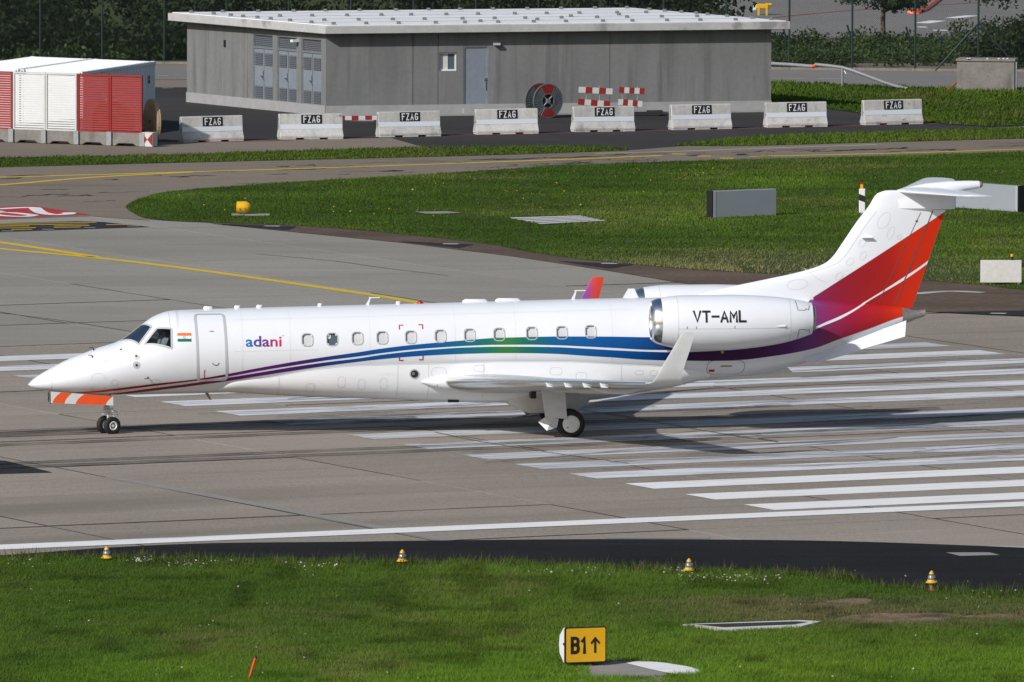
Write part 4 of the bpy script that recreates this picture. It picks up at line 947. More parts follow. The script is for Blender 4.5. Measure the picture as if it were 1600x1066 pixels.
for side in (-1, 1):
    def fd(lo, hi, x0, x1, n):
        def fn(u, w_):
            X = x0 + (x1 - x0) * u; a, b = lo(X), hi(X); a = min(a, b); return finp(X, a + (b - a) * w_, 0, side)
        return patch('tail_paint', fn, n, 14, 'livery', fin if x1 < 23 else fin, .005, lambda x, y, z: [float(g(x)) for g in FG])
    fd(lambda X: max(3.42, float(GHI(X)) if X > 22.7 else 3.42, ZTE(X) + .01), TOPC, 21.49, 25.13, 90)
    fd(lambda X: max(3.33, ZTE(X) + .01), lambda X: max(float(GLO(X)), 3.34), 22.75, 24.64, 60)
    ribbon('hinge_line', [finp(L2(z), z, 0, side) for z in np.linspace(3.43, 6.0, 20)], .022, 'dark_line', fin, .008)
    ribbon('hinge_line', [finp(L1(z), z, 0, side) for z in np.linspace(3.5, 5.96, 20)], .012, 'dark_line', fin, .008)
    for z, fn_ in ((4.62, L1), (5.0, L1), (4.42, L2), (4.84, L2), (5.6, L2), (5.72, L1)): ribbon('hinge_fitting', [finp(fn_(z) - .03, z, 0, side), finp(fn_(z) + .03, z, 0, side)], .05, 'dark_line', fin, .010)
    MB().box((22.84 + .12, side * .20, 5.28), (.30, .14, .025)).build('fin_vane', 'white_paint', fin, bevel=.008)
    # de-icing boot seam and access panels
    ribbon('panel_seam', [finp(float(LE(z)) + .30, z, 0, side) for z in np.linspace(4.3, 6.0, 24)], .012, 'panel_line', fin, .004)
    ribbon('panel_seam', [finp(x, z, 0, side) for x, z in dens([(21.25, 4.44), (21.6, 4.15), (21.85, 4.05)], 6)], .012, 'panel_line', fin, .004)
    for X, z, a, b in ((23.43, 5.74, .16, .22), (23.62, 5.40, .09, .17), (23.86, 5.28, .06, .06), (22.83, 5.12, .09, .10), (22.86, 4.78, .08, .12), (22.50, 4.62, .10, .10), (22.2, 4.22, .09, .10), (21.05, 4.0, .28, .14)):
        ribbon('access_panel', [finp(X + a * math.cos(t) + b * .35 * math.sin(t), z + b * math.sin(t), 0, side) for t in [2 * math.pi * k / 24 for k in range(24)]], .010, 'panel_line', fin, .004, True)
tf_ = MB()
for s in (0,):
    secs = [[Vector((x, y * w_, z)) for y, z in ((-1, 6.04), (-.92, 6.30), (-.6, 6.50), (.6, 6.50), (.92, 6.30), (1, 6.04))] for x, w_ in ((23.55, .05), (23.75, .13), (24.2, .16), (24.8, .16), (25.3, .12), (25.42, .06))]
    tf_.add([p for q in secs for p in q], [(i * 6 + j, (i + 1) * 6 + j, (i + 1) * 6 + (j + 1) % 6, i * 6 + (j + 1) % 6) for i in range(5) for j in range(6)] + [tuple(range(6)), tuple(range(30, 36))])
tf_.build('tailplane_fairing', 'white_paint', JET, bevel=.03, seg=2, smooth=50)
for side in (-1, 1):
    st = loft('tailplane', [section(x, y, z, c, t, 0, side, inc=0) for y, x, c, z, t in ((0, 23.80, 1.80, 6.54, .10), (.3, 23.92, 1.72, 6.545, .10), (3.55, 25.02, .88, 6.63, .09), (3.72, 25.16, .72, 6.635, .07), (3.78, 25.4, .42, 6.637, .05))], 'white_paint', JET)
    loft('leading_edge', [section(x, y, z, c, t, 0, side, .07, inc=0, grow=.003) for y, x, c, z, t in ((.3, 23.92, 1.72, 6.545, .10), (3.55, 25.02, .88, 6.63, .09))], 'white_paint', st, cap=False)
    e_ = ribbon('elevator_gap', [(Vector((np.interp(y, [.3, 3.55], [25.05, 25.55]), side * y, np.interp(y, [.3, 3.55], [6.545, 6.63]) + .06 - .008 * y)), Vector((0, 0, 1))) for y in np.linspace(.3, 3.5, 8)], .02, 'dark_line', st, .012)
bl = MB().tube([(23.70, 0, 6.50), (23.85, 0, 6.525), (24.1, 0, 6.55), (24.6, 0, 6.60), (25.2, 0, 6.645), (25.8, 0, 6.69), (26.08, 0, 6.71)], [.02, .06, .10, .15, .165, .13, .10], 24); bl.build('tail_bullet', 'white_paint', JET, smooth=50)
MB().tube([(26.08, 0, 6.71), (26.13, 0, 6.713), (26.17, 0, 6.715)], [.095, .085, .05], 20).build('tail_light', 'tan', JET, smooth=50)
# exhaust of the auxiliary power unit
ap = MB(); rgs = []
for X, zt, zb, ww in ((23.95, 3.36, 2.865, .25), (24.12, 3.315, 2.93, .20), (24.28, 3.27, 2.99, .15), (24.34, 3.265, 3.02, .125), (24.6, 3.29, 3.105, .095)):
    rgs.append([Vector((X, ww * math.cos(2 * math.pi * j / 24), (zt + zb) / 2 + (zt - zb) / 2 * math.sin(2 * math.pi * j / 24))) for j in range(24)])
ap.add([p for q in rgs for p in q], [(i * 24 + j, i * 24 + (j + 1) % 24, (i + 1) * 24 + (j + 1) % 24, (i + 1) * 24 + j) for i in range(4) for j in range(24)]); ap.build('apu_exhaust', 'exhaust_metal', JET, smooth=40)
for side in (-1, 1):                                                # ventral strakes
    a = [Vector((21.12, side * .52, 1.985)), Vector((24.05, side * .22, 3.00)), Vector((23.98, side * .50, 2.58)), Vector((21.42, side * .72, 1.865))]
    n = (a[1] - a[0]).cross(a[3] - a[0]).normalized() * .012
    MB().add([p + n for p in a] + [p - n for p in a], [(0, 1, 2, 3), (7, 6, 5, 4), (0, 4, 5, 1), (1, 5, 6, 2), (2, 6, 7, 3), (3, 7, 4, 0)]).build('ventral_strake', 'white_paint', JET)
MB().prism([Vector((18.6, 0, 1.46)), Vector((20.8, 0, 1.72)), Vector((20.96, 0, 1.57)), Vector((20.3, 0, 1.50))], (0, -.03, 0), (0, .03, 0)).build('tail_skid', 'grey_white', JET)

# doors, windows, lettering on the near side (and windows on the far side)
dq = [(4.493, 3.285), (5.275, 3.292), (5.332, 1.547), (4.549, 1.521)]
def door_path(q, r=.09):
    out = []; n = len(q)
    for i in range(n):
        p, a, b = Vector(q[i]), Vector(q[i - 1]), Vector(q[(i + 1) % n]); da = (a - p).normalized(); db = (b - p).normalized()
        for k in range(6): t = k / 5; out.append(tuple((p + da * r * (1 - t) ** 2 + db * r * t * t)))
        nx = Vector(q[(i + 1) % n]); e = (nx - p)
        for k in range(1, 16): out.append(tuple(p + db * r + (e.normalized()) * (e.length - 2 * r) * k / 16))
    return out
dp = door_path(dq)
door = patch('door', lambda u, w_: fz(*[(dq[3][k] * (1 - u) + dq[2][k] * u) * (1 - w_) + (dq[0][k] * (1 - u) + dq[1][k] * u) * w_ for k in (0, 1)]), 12, 24, 'white_paint', JET, .003)
ribbon('door_seal', [fz(x, z) for x, z in dp], .07, 'grey_trim', door, .010, True)
ribbon('door_handle', [fz(x, z) for x, z in dens([(4.92, 2.02), (4.98, 1.96), (5.06, 1.955), (5.11, 2.02)], 3)], .018, 'dark_line', door, .014)
ribbon('door_mark', [fz(4.72, 1.60), fz(4.72, 1.83)], .022, 'red_mark', door, .014)
ribbon('door_mark', [fz(4.86, 2.86), fz(4.98, 2.862)], .02, 'red_mark', door, .012)
ribbon('upper_door_gap', [fz(x, 3.345 + .004 * (x - 4.4)) for x in np.linspace(4.38, 5.36, 8)], .012, 'panel_line', JET, .005)
wins = [(7.514, 2.625), (8.189, 2.637), (8.88, 2.659), (9.556, 2.673), (10.336, 2.686), (11.145, 2.708), (11.945, 2.73), (12.749, 2.747), (13.643, 2.773), (14.465, 2.787), (15.254, 2.808)]
for side in (-1, 1):
    for i, (x, z) in enumerate(wins):
        o = [(x + a, z + b) for a, b in rrect(.30, .335, .10)]
        wn = decal_fill('cabin_window', o, fz, 'shade_white', JET, -.045, side)
        rv = [fz(*p, h_, side)[0] for h_ in (.012, -.05) for p in o]; kk = len(o); from_data('window_reveal', rv, [(i_, (i_ + 1) % kk, kk + (i_ + 1) % kk, kk + i_) for i_ in range(kk)], 'grey_white', wn, smooth=40)
        ribbon('window_frame', [fz(*p, 0, side) for p in o], .026, 'grey_trim', wn, .010, True)
        if i == 1:
            wn.data.materials.clear(); wn.data.materials.append(M['pane_dark']); wn['label'] = 'cabin window with its shade half raised'
            decal_fill('window_shade', [(x - .10 + a * .45, z + .09 + b * .42) for a, b in rrect(.30, .335, .10)], fz, 'shade_white', wn, -.035, side)
tv, tf = text_geo('adani', .975, .285, bold=.016); tv, tf = cut_geo(tv, tf, .06)
ad = from_data('airline_name', [fz(6.32 + x, 2.592 + z, .007)[0] for x, z in tv], tf, 'livery', JET)
AG = [pchip([(5.83, a), (6.1, b), (6.4, c), (6.6, d), (6.82, e)]) for a, b, c, d, e in ((.01, .06, .20, .42, .62), (.20, .07, .03, .02, .03), (.50, .30, .22, .14, .07))]
set_color(ad, np.array([[float(g(p.co.x)) for g in AG] for p in ad.data.vertices]))
ribbon('trademark_dash', [fz(6.84, 2.74), fz(6.88, 2.741)], .012, 'dark_line', JET, .006)
for k, (c, z0, z1) in enumerate((((.85, .18, .04), 2.747, 2.823), ((.75, .76, .78), 2.671, 2.747), ((.01, .15, .11), 2.595, 2.671))):
    patch('flag_band', lambda u, w_, z0=z0, z1=z1: fz(3.985 + .375 * u, z0 + (z1 - z0) * w_), 4, 2, 'livery', JET, .006, lambda x, y, z, c=c: c)
ribbon('flag_wheel', [fz(4.172 + .028 * math.cos(t), 2.709 + .028 * math.sin(t)) for t in [2 * math.pi * k / 16 for k in range(16)]], .012, 'film_mark', JET, .010, True)
for (x, z), sx_, sz in (((10.03, 3.0), 1, -1), ((10.665, 3.01), -1, -1), ((10.02, 2.06), 1, 1), ((10.665, 2.075), -1, 1)):   # red corner marks round the exit window
    ribbon('exit_mark', [fz(x + sx_ * .11, z), fz(x, z), fz(x, z + sz * .11)], .032, 'red_mark', JET, .011)
# seams and small fittings
for X in (5.75, 7.05, 9.22, 11.55, 13.2, 15.85, 17.9, 19.7):
    z0 = (float(SE(X)) if X < 18.5 else 2.1) + .02
    ribbon('skin_joint', [fz(X, z) for z in np.linspace(z0, float(ZT(X)) - .02, 30)], .009, 'seam_faint', JET, .0045)
for z0, x0, x1 in ((3.15, 5.5, 16.5), (2.32, 5.5, 7.8)):
    ribbon('skin_joint', [fz(x, z0 + .0218 * (x - 5.5)) for x in np.linspace(x0, x1, 60)], .009, 'seam_faint', JET, .0045)
def seam(X, z0, z1, surf=fz, m='panel_line', w_=.012, par=JET): ribbon('panel_seam', [surf(X, z) for z in np.linspace(z0, z1, 14)], w_, m, par, .004)
seam(.62, 1.20, 1.80); seam(3.80, 2.95, 3.33, w_=.02)
for X in (6.75, 9.98, 10.82, 12.32): seam(X, float(FB(X)) + .03, float(SE(X)) - .02, fairp, par=fair)
seam(16.1, 1.35, 1.88, fairp, par=fair)
ribbon('panel_seam', [fairp(x, float(SE(x)) - .015) for x in np.linspace(6.2, 17.2, 60)], .014, 'panel_line', fair, .004)
def oval(X, z, a, b, surf, par, m='panel_line', w_=.011): ribbon('access_panel', [surf(X + p, z + q) for p, q in rrect(2 * a, 2 * b, min(a, b) * .8)], w_, m, par, .004, True)
for X, z, a, b in ((7.6, 1.30, .11, .14), (8.45, 1.47, .10, .15), (9.0, 1.40, .09, .14), (9.6, 1.42, .09, .15), (11.1, 1.72, .20, .14), (12.2, 1.83, .15, .09), (14.3, 1.74, .16, .10), (15.0, 1.60, .15, .10), (16.6, 1.68, .11, .06), (17.0, 1.66, .10, .07)): oval(X, z, a, b, fairp, fair)
for X, z, a, b in ((1.86, 1.46, .18, .26), (2.30, 1.47, .08, .08), (3.4, 1.5, .12, .05)): oval(X, z, a, b, fz, JET)
oval(19.0, 1.79, .52, .20, fz, JET, 'dark_line', .012)
decal_fill('warning_mark', [(18.62 + a, 1.70 + b) for a, b in rrect(.16, .07, .01)], fz, 'red_mark', JET, .006)
ribbon('service_handle', [fz(18.85 + x, 1.83) for x in (0, .16, .32)], .05, 'tan', JET, .008)
def disc(name, X, z, r, m, par=JET, off=.006, surf=fz): return decal_fill(name, [(X + r * math.cos(2 * math.pi * k / 20), z + r * math.sin(2 * math.pi * k / 20)) for k in range(20)], surf, m, par, off)
d0 = disc('inspection_light', 10.43, 1.69, .135, 'grey_trim', JET, .012, fairp); disc('lens', 10.43, 1.69, .10, 'black', d0, .02, fairp); disc('lens_core', 10.40, 1.70, .045, 'steel', d0, .026, fairp)
for X, z in ((2.873, 2.20), (2.878, 1.96)): d1 = disc('sensor_plate', X, z, .10, 'grey_trim' if z < 2.1 else 'grey_white'); disc('sensor_core', X, z, .032, 'black', d1, .02)
for X, z in ((1.72, 2.137), (1.78, 2.30), (3.187, 1.623), (4.26, 1.41)):
    p, n = fz(X, z); MB().tube([p, p + n * .07, p + n * .09 + Vector((-.10, 0, 0))], [.02, .014, .008], 8).build('pitot_probe', 'black', JET)
for X, z in ((2.05, 2.06), (2.05, 2.0), (2.09, 2.06), (2.09, 2.0)): ribbon('static_port', [fz(X - .01, z), fz(X + .01, z)], .03, 'grey_trim', JET, .005)
for X, h_, l_ in ((9.20, .21, .20), (14.84, .25, .20)):
    z = float(ZT(X)) - .01
    MB().prism([Vector((X, 0, z)), Vector((X + .09, 0, z)), Vector((X + .15, 0, z + h_)), Vector((X + .12, 0, z + h_))], (0, -.012, 0), (0, .012, 0)).box((X + .24, 0, z + h_), (.30, .03, .025)).build('blade_antenna', 'white_paint', JET)
for X, l_ in ((4.9, .12), (5.7, .07), (6.3, .07), (10.1, .05), (12.2, .34), (13.1, .34), (7.95, .04)):
    z = float(ZT(X)); MB().tube([(X - l_, 0, z), (X - l_ * .8, 0, z + .022), (X + l_ * .8, 0, z + .022), (X + l_, 0, z)], [.03, .06, .06, .03], 10).build('roof_antenna', 'white_paint', JET, smooth=60)
MB().lathe([(.09, -.01), (.09, .02), (.07, .055), (.03, .075), (.001, .08)], (10.70, 0, float(ZT(10.7)) - .005), 'Z', 18).build('beacon', 'red_lens', JET, smooth=60)
MB().prism([Vector((16.30, 0, 3.60)), Vector((16.75, 0, 3.60)), Vector((16.62, 0, 3.87)), Vector((16.46, 0, 3.87))], (0, .35, 0), (0, .45, 0)).build('air_scoop', 'white_paint', JET)
MB().prism([Vector((4.80, 0, 1.13)), Vector((4.90, 0, 1.13)), Vector((5.00, 0, .92)), Vector((4.94, 0, .92))], (0, -.02, 0), (0, .02, 0)).build('belly_antenna', 'tan', JET)
p, n = fairp(11.55, .93); MB().box(p + n * .0, (.30, .05, .13)).build('vent_grille', 'black', fair)

# landing gear
def wheel(X0, Y0, r, wd, hub, side, cover, steer=0.0):
    X = Y = 0.0
    t = MB(); pr = []
    for k in range(13):
        a = math.pi * k / 12; pr.append((r - wd * .45 + wd * .45 * math.sin(a) if 0 < k < 12 else hub, -wd / 2 * math.cos(a)))
    pr = [(hub, -wd * .42), (hub + .02, -wd * .47), (r - .06, -wd * .5), (r - .022, -wd * .42), (r, -wd * .22), (r, wd * .22), (r - .022, wd * .42), (r - .06, wd * .5), (hub + .02, wd * .47), (hub, wd * .42)]
    t.lathe(pr, (0, 0, 0), 'Y', 40); tyre = t.build('tyre', 'rubber', JET, smooth=35)
    h = MB()
    if cover: h.lathe([(hub + .005, side * wd * .40), (hub * .9, side * wd * .47), (hub * .5, side * wd * .50), (.001, side * wd * .51)], (0, 0, 0), 'Y', 32)
    else: h.lathe([(hub + .005, side * wd * .40), (hub * .92, side * wd * .46), (hub * .78, side * wd * .46), (hub * .62, side * wd * .28), (hub * .35, side * wd * .28), (hub * .25, side * wd * .40), (.001, side * wd * .42)], (0, 0, 0), 'Y', 32)
    hb = h.build('wheel_hub', 'hub_white', tyre, smooth=35)
    b = MB(); b.lathe([(hub + .005, -side * wd * .40), (.001, -side * wd * .30)], (0, 0, 0), 'Y', 24); b.build('wheel_back', 'strut_paint', tyre)
    if cover: ribbon('hub_cap', [(Vector((X + .05 * math.cos(t), Y + side * wd * .5, .05 * math.sin(t))), Vector((0, side, 0))) for t in [2 * math.pi * k / 20 for k in range(20)]], .008, 'grey_trim', tyre, .006, True); MB().box((X - .10, Y + side * wd * .50, -.09), (.045, .01, .03)).build('valve', 'black', tyre)
    else:
        bo = MB()
        for k in range(8): a = k * math.pi / 4; bo.box((X + hub * .48 * math.cos(a), Y + side * wd * .29, hub * .48 * math.sin(a)), (.02, .03, .02))
        bo.build('wheel_bolts', 'black', tyre)
    tyre.location = (X0, Y0, r); tyre.rotation_euler = (0, 0, steer)
    return tyre
for side in (-1, 1):
    wheel(14.60, side * 2.12, .385, .24, .235, side, True); wheel(14.60, side * 1.74, .385, .24, .235, -side, False)
    g = MB(); y = side * 1.93
    g.tube([(14.22, y, 1.5), (14.22, y, .78)], .085, 14); g.tube([(14.22, y, .80), (14.60, y, .385)], [.085, .06], 12); g.tube([(14.60, side * 1.6, .385), (14.60, side * 2.2, .385)], .05, 12); g.tube([(14.30, y, 1.25), (14.52, y, .52)], .045, 10); g.tube([(14.22, y, 1.15), (14.0, side * 1.3, 1.25)], .035, 8)
    leg = g.build('main_gear_leg', 'strut_paint', JET, smooth=50)
    q = [Vector((13.76, 0, 1.36)), Vector((14.41, 0, 1.40)), Vector((14.48, 0, .53)), Vector((13.88, 0, .59))]
    MB().prism(q, (0, side * 2.27, 0), (0, side * 2.30, 0)).build('main_gear_door', 'grey_white', JET, bevel=.006)
    lo = MB().add([Vector((13.88, side * 2.28, .585)), Vector((14.25, side * 2.28, .545)), Vector((14.21, side * 2.24, .30)), Vector((13.92, side * 2.36, .22)), Vector((13.70, side * 2.16, .45)), Vector((14.0, side * 2.31, .40))], [(0, 1, 5), (1, 2, 5), (2, 3, 5), (3, 4, 5), (4, 0, 5)]); lo.build('lower_gear_door', 'grey_white', JET)
    MB().box((13.62, side * 1.55, 1.18), (.14, .5, .26)).build('wheel_well', 'black', JET)
STEER = R(27)
for side in (-1, 1): wheel(2.19 - side * .19 * math.sin(STEER), side * .19 * math.cos(STEER), .245, .16, .125, side, False, STEER)
g = MB(); g.tube([(2.19, 0, .24), (2.17, 0, .62)], .035, 12); g.tube([(2.17, 0, .55), (2.10, 0, 1.15)], .06, 14); g.tube([(2.19, -.17, .245), (2.19, .17, .245)], .03, 10)
g.tube([(2.20, 0, .30), (2.36, 0, .47), (2.18, 0, .62)], .022, 8); g.tube([(2.12, 0, .72), (2.40, 0, .62), (2.44, 0, .50)], .014, 6)
g.box((2.15, 0, .66), (.20, .24, .05)); g.box((2.14, 0, .74), (.16, .20, .04)); g.box((2.02, 0, .57), (.07, .14, .05)); g.tube([(2.12, -.1, .8), (1.6, -.05, 1.2)], .025, 8)
leg = g.build('nose_gear_leg', 'strut_paint', JET, smooth=50)
MB().tube([(2.24, -.12, .66), (2.30, -.12, .66)], [.03, .055], 12).build('taxi_light', 'white_plastic', leg, smooth=40)
MB().tube([(2.26, .12, .66), (2.32, .12, .66)], [.03, .055], 12).build('taxi_light', 'white_plastic', leg, smooth=40)
for side in (-1, 1):
    y = side * .34
    tb = lambda fr, h: Vector((.59 + fr * 1.70, y, (.89 - .08 * fr) * (1 - h) + (1.20 - .14 * fr) * h))
    dr = MB().prism([tb(0, 0), tb(1, 0), tb(1, 1), tb(0, 1)], (0, -.012, 0), (0, .012, 0)).build('nose_gear_door', 'grey_white', JET)
    for (b0, b1), (t0, t1) in (((.03, .22), (.165, .34)), ((.40, .88), (.54, 1.0))):
        v = []; f = []; n = 10
        for k in range(n + 1):
            h = k / n; e = h ** 1.7
            v += [tb(b0 + (t0 - b0) * e, h) + Vector((0, side * .016, 0)), tb(b1 + (t1 - b1) * e, h) + Vector((0, side * .016, 0))]
            if k: f.append((2 * k - 2, 2 * k - 1, 2 * k + 1, 2 * k))
        from_data('orange_band', v, f, 'orange', dr)
    MB().tube([(.58, y, .86), (.57, y, 1.12)], .012, 6).build('static_wick', 'black', JET)

# pilots behind the cockpit side window
def pilot(y, label, head_turn):
    P = [(0, 0, 0), (.02, 0, .22), (.03, 0, .42), (0, 0, .54), (-.01, 0, .60), (-.02, 0, .70), (-.02, 0, .80),
         (.03, .17, .47), (-.06, .24, .25), (-.30, .20, .18), (-.38, .17, .2), (.03, -.17, .47), (-.06, -.24, .25), (-.30, -.20, .18), (-.38, -.17, .2),
         (-.10, .10, .0), (-.45, .13, .06), (-.55, .13, -.30), (-.10, -.10, .0), (-.45, -.13, .06), (-.55, -.13, -.30)]
    E = [(0, 1), (1, 2), (2, 3), (3, 4), (4, 5), (5, 6), (2, 7), (7, 8), (8, 9), (9, 10), (2, 11), (11, 12), (12, 13), (13, 14), (0, 15), (15, 16), (16, 17), (0, 18), (18, 19), (19, 20)]
    rad = [.14, .15, .16, .07, .06, .10, .09, .075, .055, .045, .04, .075, .055, .045, .04, .10, .075, .06, .10, .075, .06]
    def skin(name, m, grow, keep, parent):
        me = bpy.data.meshes.new(name); me.from_pydata([P[i] for i in keep], [], [(keep.index(a), keep.index(b)) for a, b in E if a in keep and b in keep])
        o = link(name, me, m, parent); sk_ = o.modifiers.new('skin', 'SKIN'); o.modifiers.new('sub', 'SUBSURF').levels = 1; o.modifiers['sub'].render_levels = 2
        for i, k in enumerate(keep): r_ = rad[k] + grow; me.skin_vertices[0].data[i].radius = (r_, r_)
        me.skin_vertices[0].data[0].use_root = True
        return o
    e = skin('person', 'skin', 0, list(range(21)), None)
    e.location = JET.matrix_basis @ Vector((3.66, y, 2.12)); e.rotation_euler = (0, 0, R(6.3))
    tag(e, label, 'person', 'pilots in the cockpit')
    skin('shirt', 'shirt', .025, [0, 1, 2, 7, 8, 11, 12], e); skin('trousers', 'fabric_dark', .02, [0, 15, 16, 17, 18, 19, 20], e)
    h = MB(); h.lathe([(.085, .70), (.105, .76), (.10, .83), (.06, .88), (.001, .90)], (-.005, 0, 0), 'Z', 16); h.build('hair', 'hair', e, smooth=60)
    h = MB(); h.tube([(-.115, 0, .71), (-.135, 0, .69)], [.012, .018], 6); h.build('nose', 'skin', e, smooth=60)
    return e
JET_MB = Matrix.Translation(JET.location) @ Matrix.Rotation(R(6.3), 4, 'Z'); JET.matrix_basis = JET_MB
pilot(-.47, 'pilot in white shirt nearest the cockpit side window', 0); pilot(.47, 'second pilot in white shirt on the far side of the cockpit', 0)
# ------------------------------------------------------------------ grey concrete building
def face_mtx(d, n):
    """box axes: x along d, y along n, z up"""
    d = Vector(d).normalized(); n = Vector(n).normalized(); return Matrix(((d.x, n.x, 0, 0), (d.y, n.y, 0, 0), (0, 0, 1, 0), (0, 0, 0, 1)))
FL, FR, BL = at(510, 182), at(1205, 173.5), at(292, 160); BR = BL + (FR - FL); HW = 3.32
BLD = empty('concrete_building', FL, 0, 'low grey concrete building with flat white roof and three louvred double doors', 'building')
def toB(p): return Vector(p) - FL
dF = (FR - FL).normalized(); LF = (FR - FL).length; nF = Vector((dF.y, -dF.x, 0)); dL = (BL - FL).normalized(); LL = (BL - FL).length; nL = Vector((-dL.y, dL.x, 0))
if nL.x > 0: nL = -nL
mF, mL = face_mtx(dF, nF), face_mtx(dL, nL)
def onF(px, z, off): return dF * ((px - 510) / 695 * LF) + nF * off + Vector((0, 0, z))
def onL(px, z, off): return dL * ((510 - px) / 218 * LL) + nL * off + Vector((0, 0, z))
kF = LF / 695; kL = LL / 218
# walls: front wall with real openings for window and door, cut into cast panels
def wall_panels(name, cuts, holes, L, org, mtx, dirv, nor):
    for a, b in zip(cuts[:-1], cuts[1:]):
        hs = [h for h in holes if h[0] < b and h[1] > a]; m = MB()
        def bx(x0, x1, z0, z1):
            if x1 - x0 > .01 and z1 - z0 > .01: m.box(org + dirv * (x0 + x1) / 2 + nor * -.15 + Vector((0, 0, (z0 + z1) / 2)), (x1 - x0, .30, z1 - z0), mtx=mtx)
        x = a + .012
        for h in sorted(hs): bx(x, h[0], .42, HW); bx(h[0], h[1], .42, h[2]) if h[2] > .43 else None; bx(h[0], h[1], h[3], HW); x = h[1]
        bx(x, b - .012, .42, HW); m.build(name, 'bare_concrete', BLD)
zf = lambda x, y: (182 - 8.5 * (x - 510) / 695 - y) / 38.9
wx0, wx1 = (683.5 - 510) * kF, (712 - 510) * kF; dx0, dx1 = (722 - 510) * kF, (762 - 510) * kF
wz0, wz1, dz1 = zf(697, 111), zf(697, 82), zf(742, 72)
wall_panels('wall_panel', [0, (644 - 510) * kF, (683 - 510) * kF, (951 - 510) * kF, LF], [(wx0 + .02, wx1, wz0, wz1), (dx0, dx1, .3, dz1)], LF, Vector((0, 0, 0)), mF, dF, nF)
lh = [((510 - b) * kL, (510 - a) * kL, .4, 3.08) for a, b in ((396, 427), (434, 464), (471.5, 502))]
wall_panels('wall_panel', [0.02, (510 - 388) * kL, LL], lh, LL, Vector((0, 0, 0)), mL, dL, nL)
pl_ = MB(); pl_.box(dF * LF / 2 - nF * .13 + Vector((0, 0, .21)), (LF, .34, .42), mtx=mF); pl_.box(dL * (LL / 2 + .03) - nL * .13 + Vector((0, 0, .21)), (LL - .06, .34, .42), mtx=mL); pl_.build('plinth', 'plinth', BLD)
rb = MB(); rb.box(toB(FR) + dL * LL / 2 - dF * .15 + Vector((0, 0, HW / 2)), (LL - .6, .3, HW - .01), mtx=mL); rb.box(toB(BL) + dF * LF / 2 + Vector((0, 0, HW / 2)) + nF * .15, (LF - .2, .3, HW - .01), mtx=mF); rb.build('rear_wall', 'bare_concrete', BLD)
# pavement slab along the front
MB().box(dF * LF / 2 + nF * .55 + Vector((0, 0, .05)), (LF, 1.0, .06), mtx=mF).build('front_kerb', 'plinth', BLD)
# window
w_ = (wx0 + wx1) / 2; zc_ = (wz0 + wz1) / 2
fr = MB()
for a, b, sx_, sz in ((0, wz1 - zc_ - .03, wx1 - wx0, .06), (0, wz0 - zc_ + .03, wx1 - wx0, .06), (-(wx1 - wx0) / 2 + .04, 0, .05, wz1 - wz0 - .12), ((wx1 - wx0) / 2 - .03, 0, .05, wz1 - wz0 - .12)): fr.box(dF * (w_ + a) - nF * .12 + Vector((0, 0, zc_ + b)), (sx_ - .001, .06, sz), mtx=mF)
win = fr.build('window', 'white_plastic', BLD)
MB().box(dF * (w_ - .13) - nF * .16 + Vector((0, 0, zc_)), ((wx1 - wx0) * .46, .03, wz1 - wz0 - .12), mtx=mF).build('shutter_board', 'mottled_white', win)
MB().box(dF * (w_ + .18) - nF * .17 + Vector((0, 0, zc_)), ((wx1 - wx0) * .42, .02, wz1 - wz0 - .12), mtx=mF).build('pane', 'pane_dark', win)
# front door with protective film
dc = (dx0 + dx1) / 2; dw = dx1 - dx0
dr = MB().box(dF * dc - nF * .10 + Vector((0, 0, (.3 + dz1) / 2)), (dw - .10, .06, dz1 - .36), mtx=mF).build('door', 'door_metal', BLD)
fr = MB()
for a in (-1, 1): fr.box(dF * (dc + a * (dw / 2 - .03)) - nF * .08 + Vector((0, 0, (.3 + dz1) / 2)), (.055, .12, dz1 - .31), mtx=mF)
fr.box(dF * dc - nF * .08 + Vector((0, 0, dz1 - .025)), (dw - .12, .12, .05), mtx=mF); fr.build('door_frame', 'galv', dr)
MB().box(dF * dc + nF * .12 + Vector((0, 0, .17)), (dw + .1, .5, .2), mtx=mF).build('door_step', 'plinth', BLD)
hd = MB().box(dF * (dc + dw * .38) - nF * .04 + Vector((0, 0, 1.42)), (.10, .09, .09), mtx=mF); hd.box(dF * (dc + dw * .40) - nF * .05 + Vector((0, 0, 1.20)), (.035, .06, .42), mtx=mF); hd.build('door_handle', 'steel', dr)
rng = np.random.default_rng(2); fm = MB()
for i in range(8):
    for j in range(3):
        x = -.34 + j * .34 + (i % 2) * .08; z = .5 + i * .27; d_ = (dF * .07 + Vector((0, 0, .09))); s_ = (dF * .008 - Vector((0, 0, .006))); p = dF * (dc + x) - nF * .066 + Vector((0, 0, z))
        fm.add([p - d_ - s_, p - d_ + s_, p + d_ + s_, p + d_ - s_], [(0, 1, 2, 3)])
fm.build('film_print', 'film_mark', dr)
MB().box(onF(773, zf(773, 68.5), .12), (.26, .2, .09), mtx=mF).build('wall_lamp', 'grey_trim', BLD)
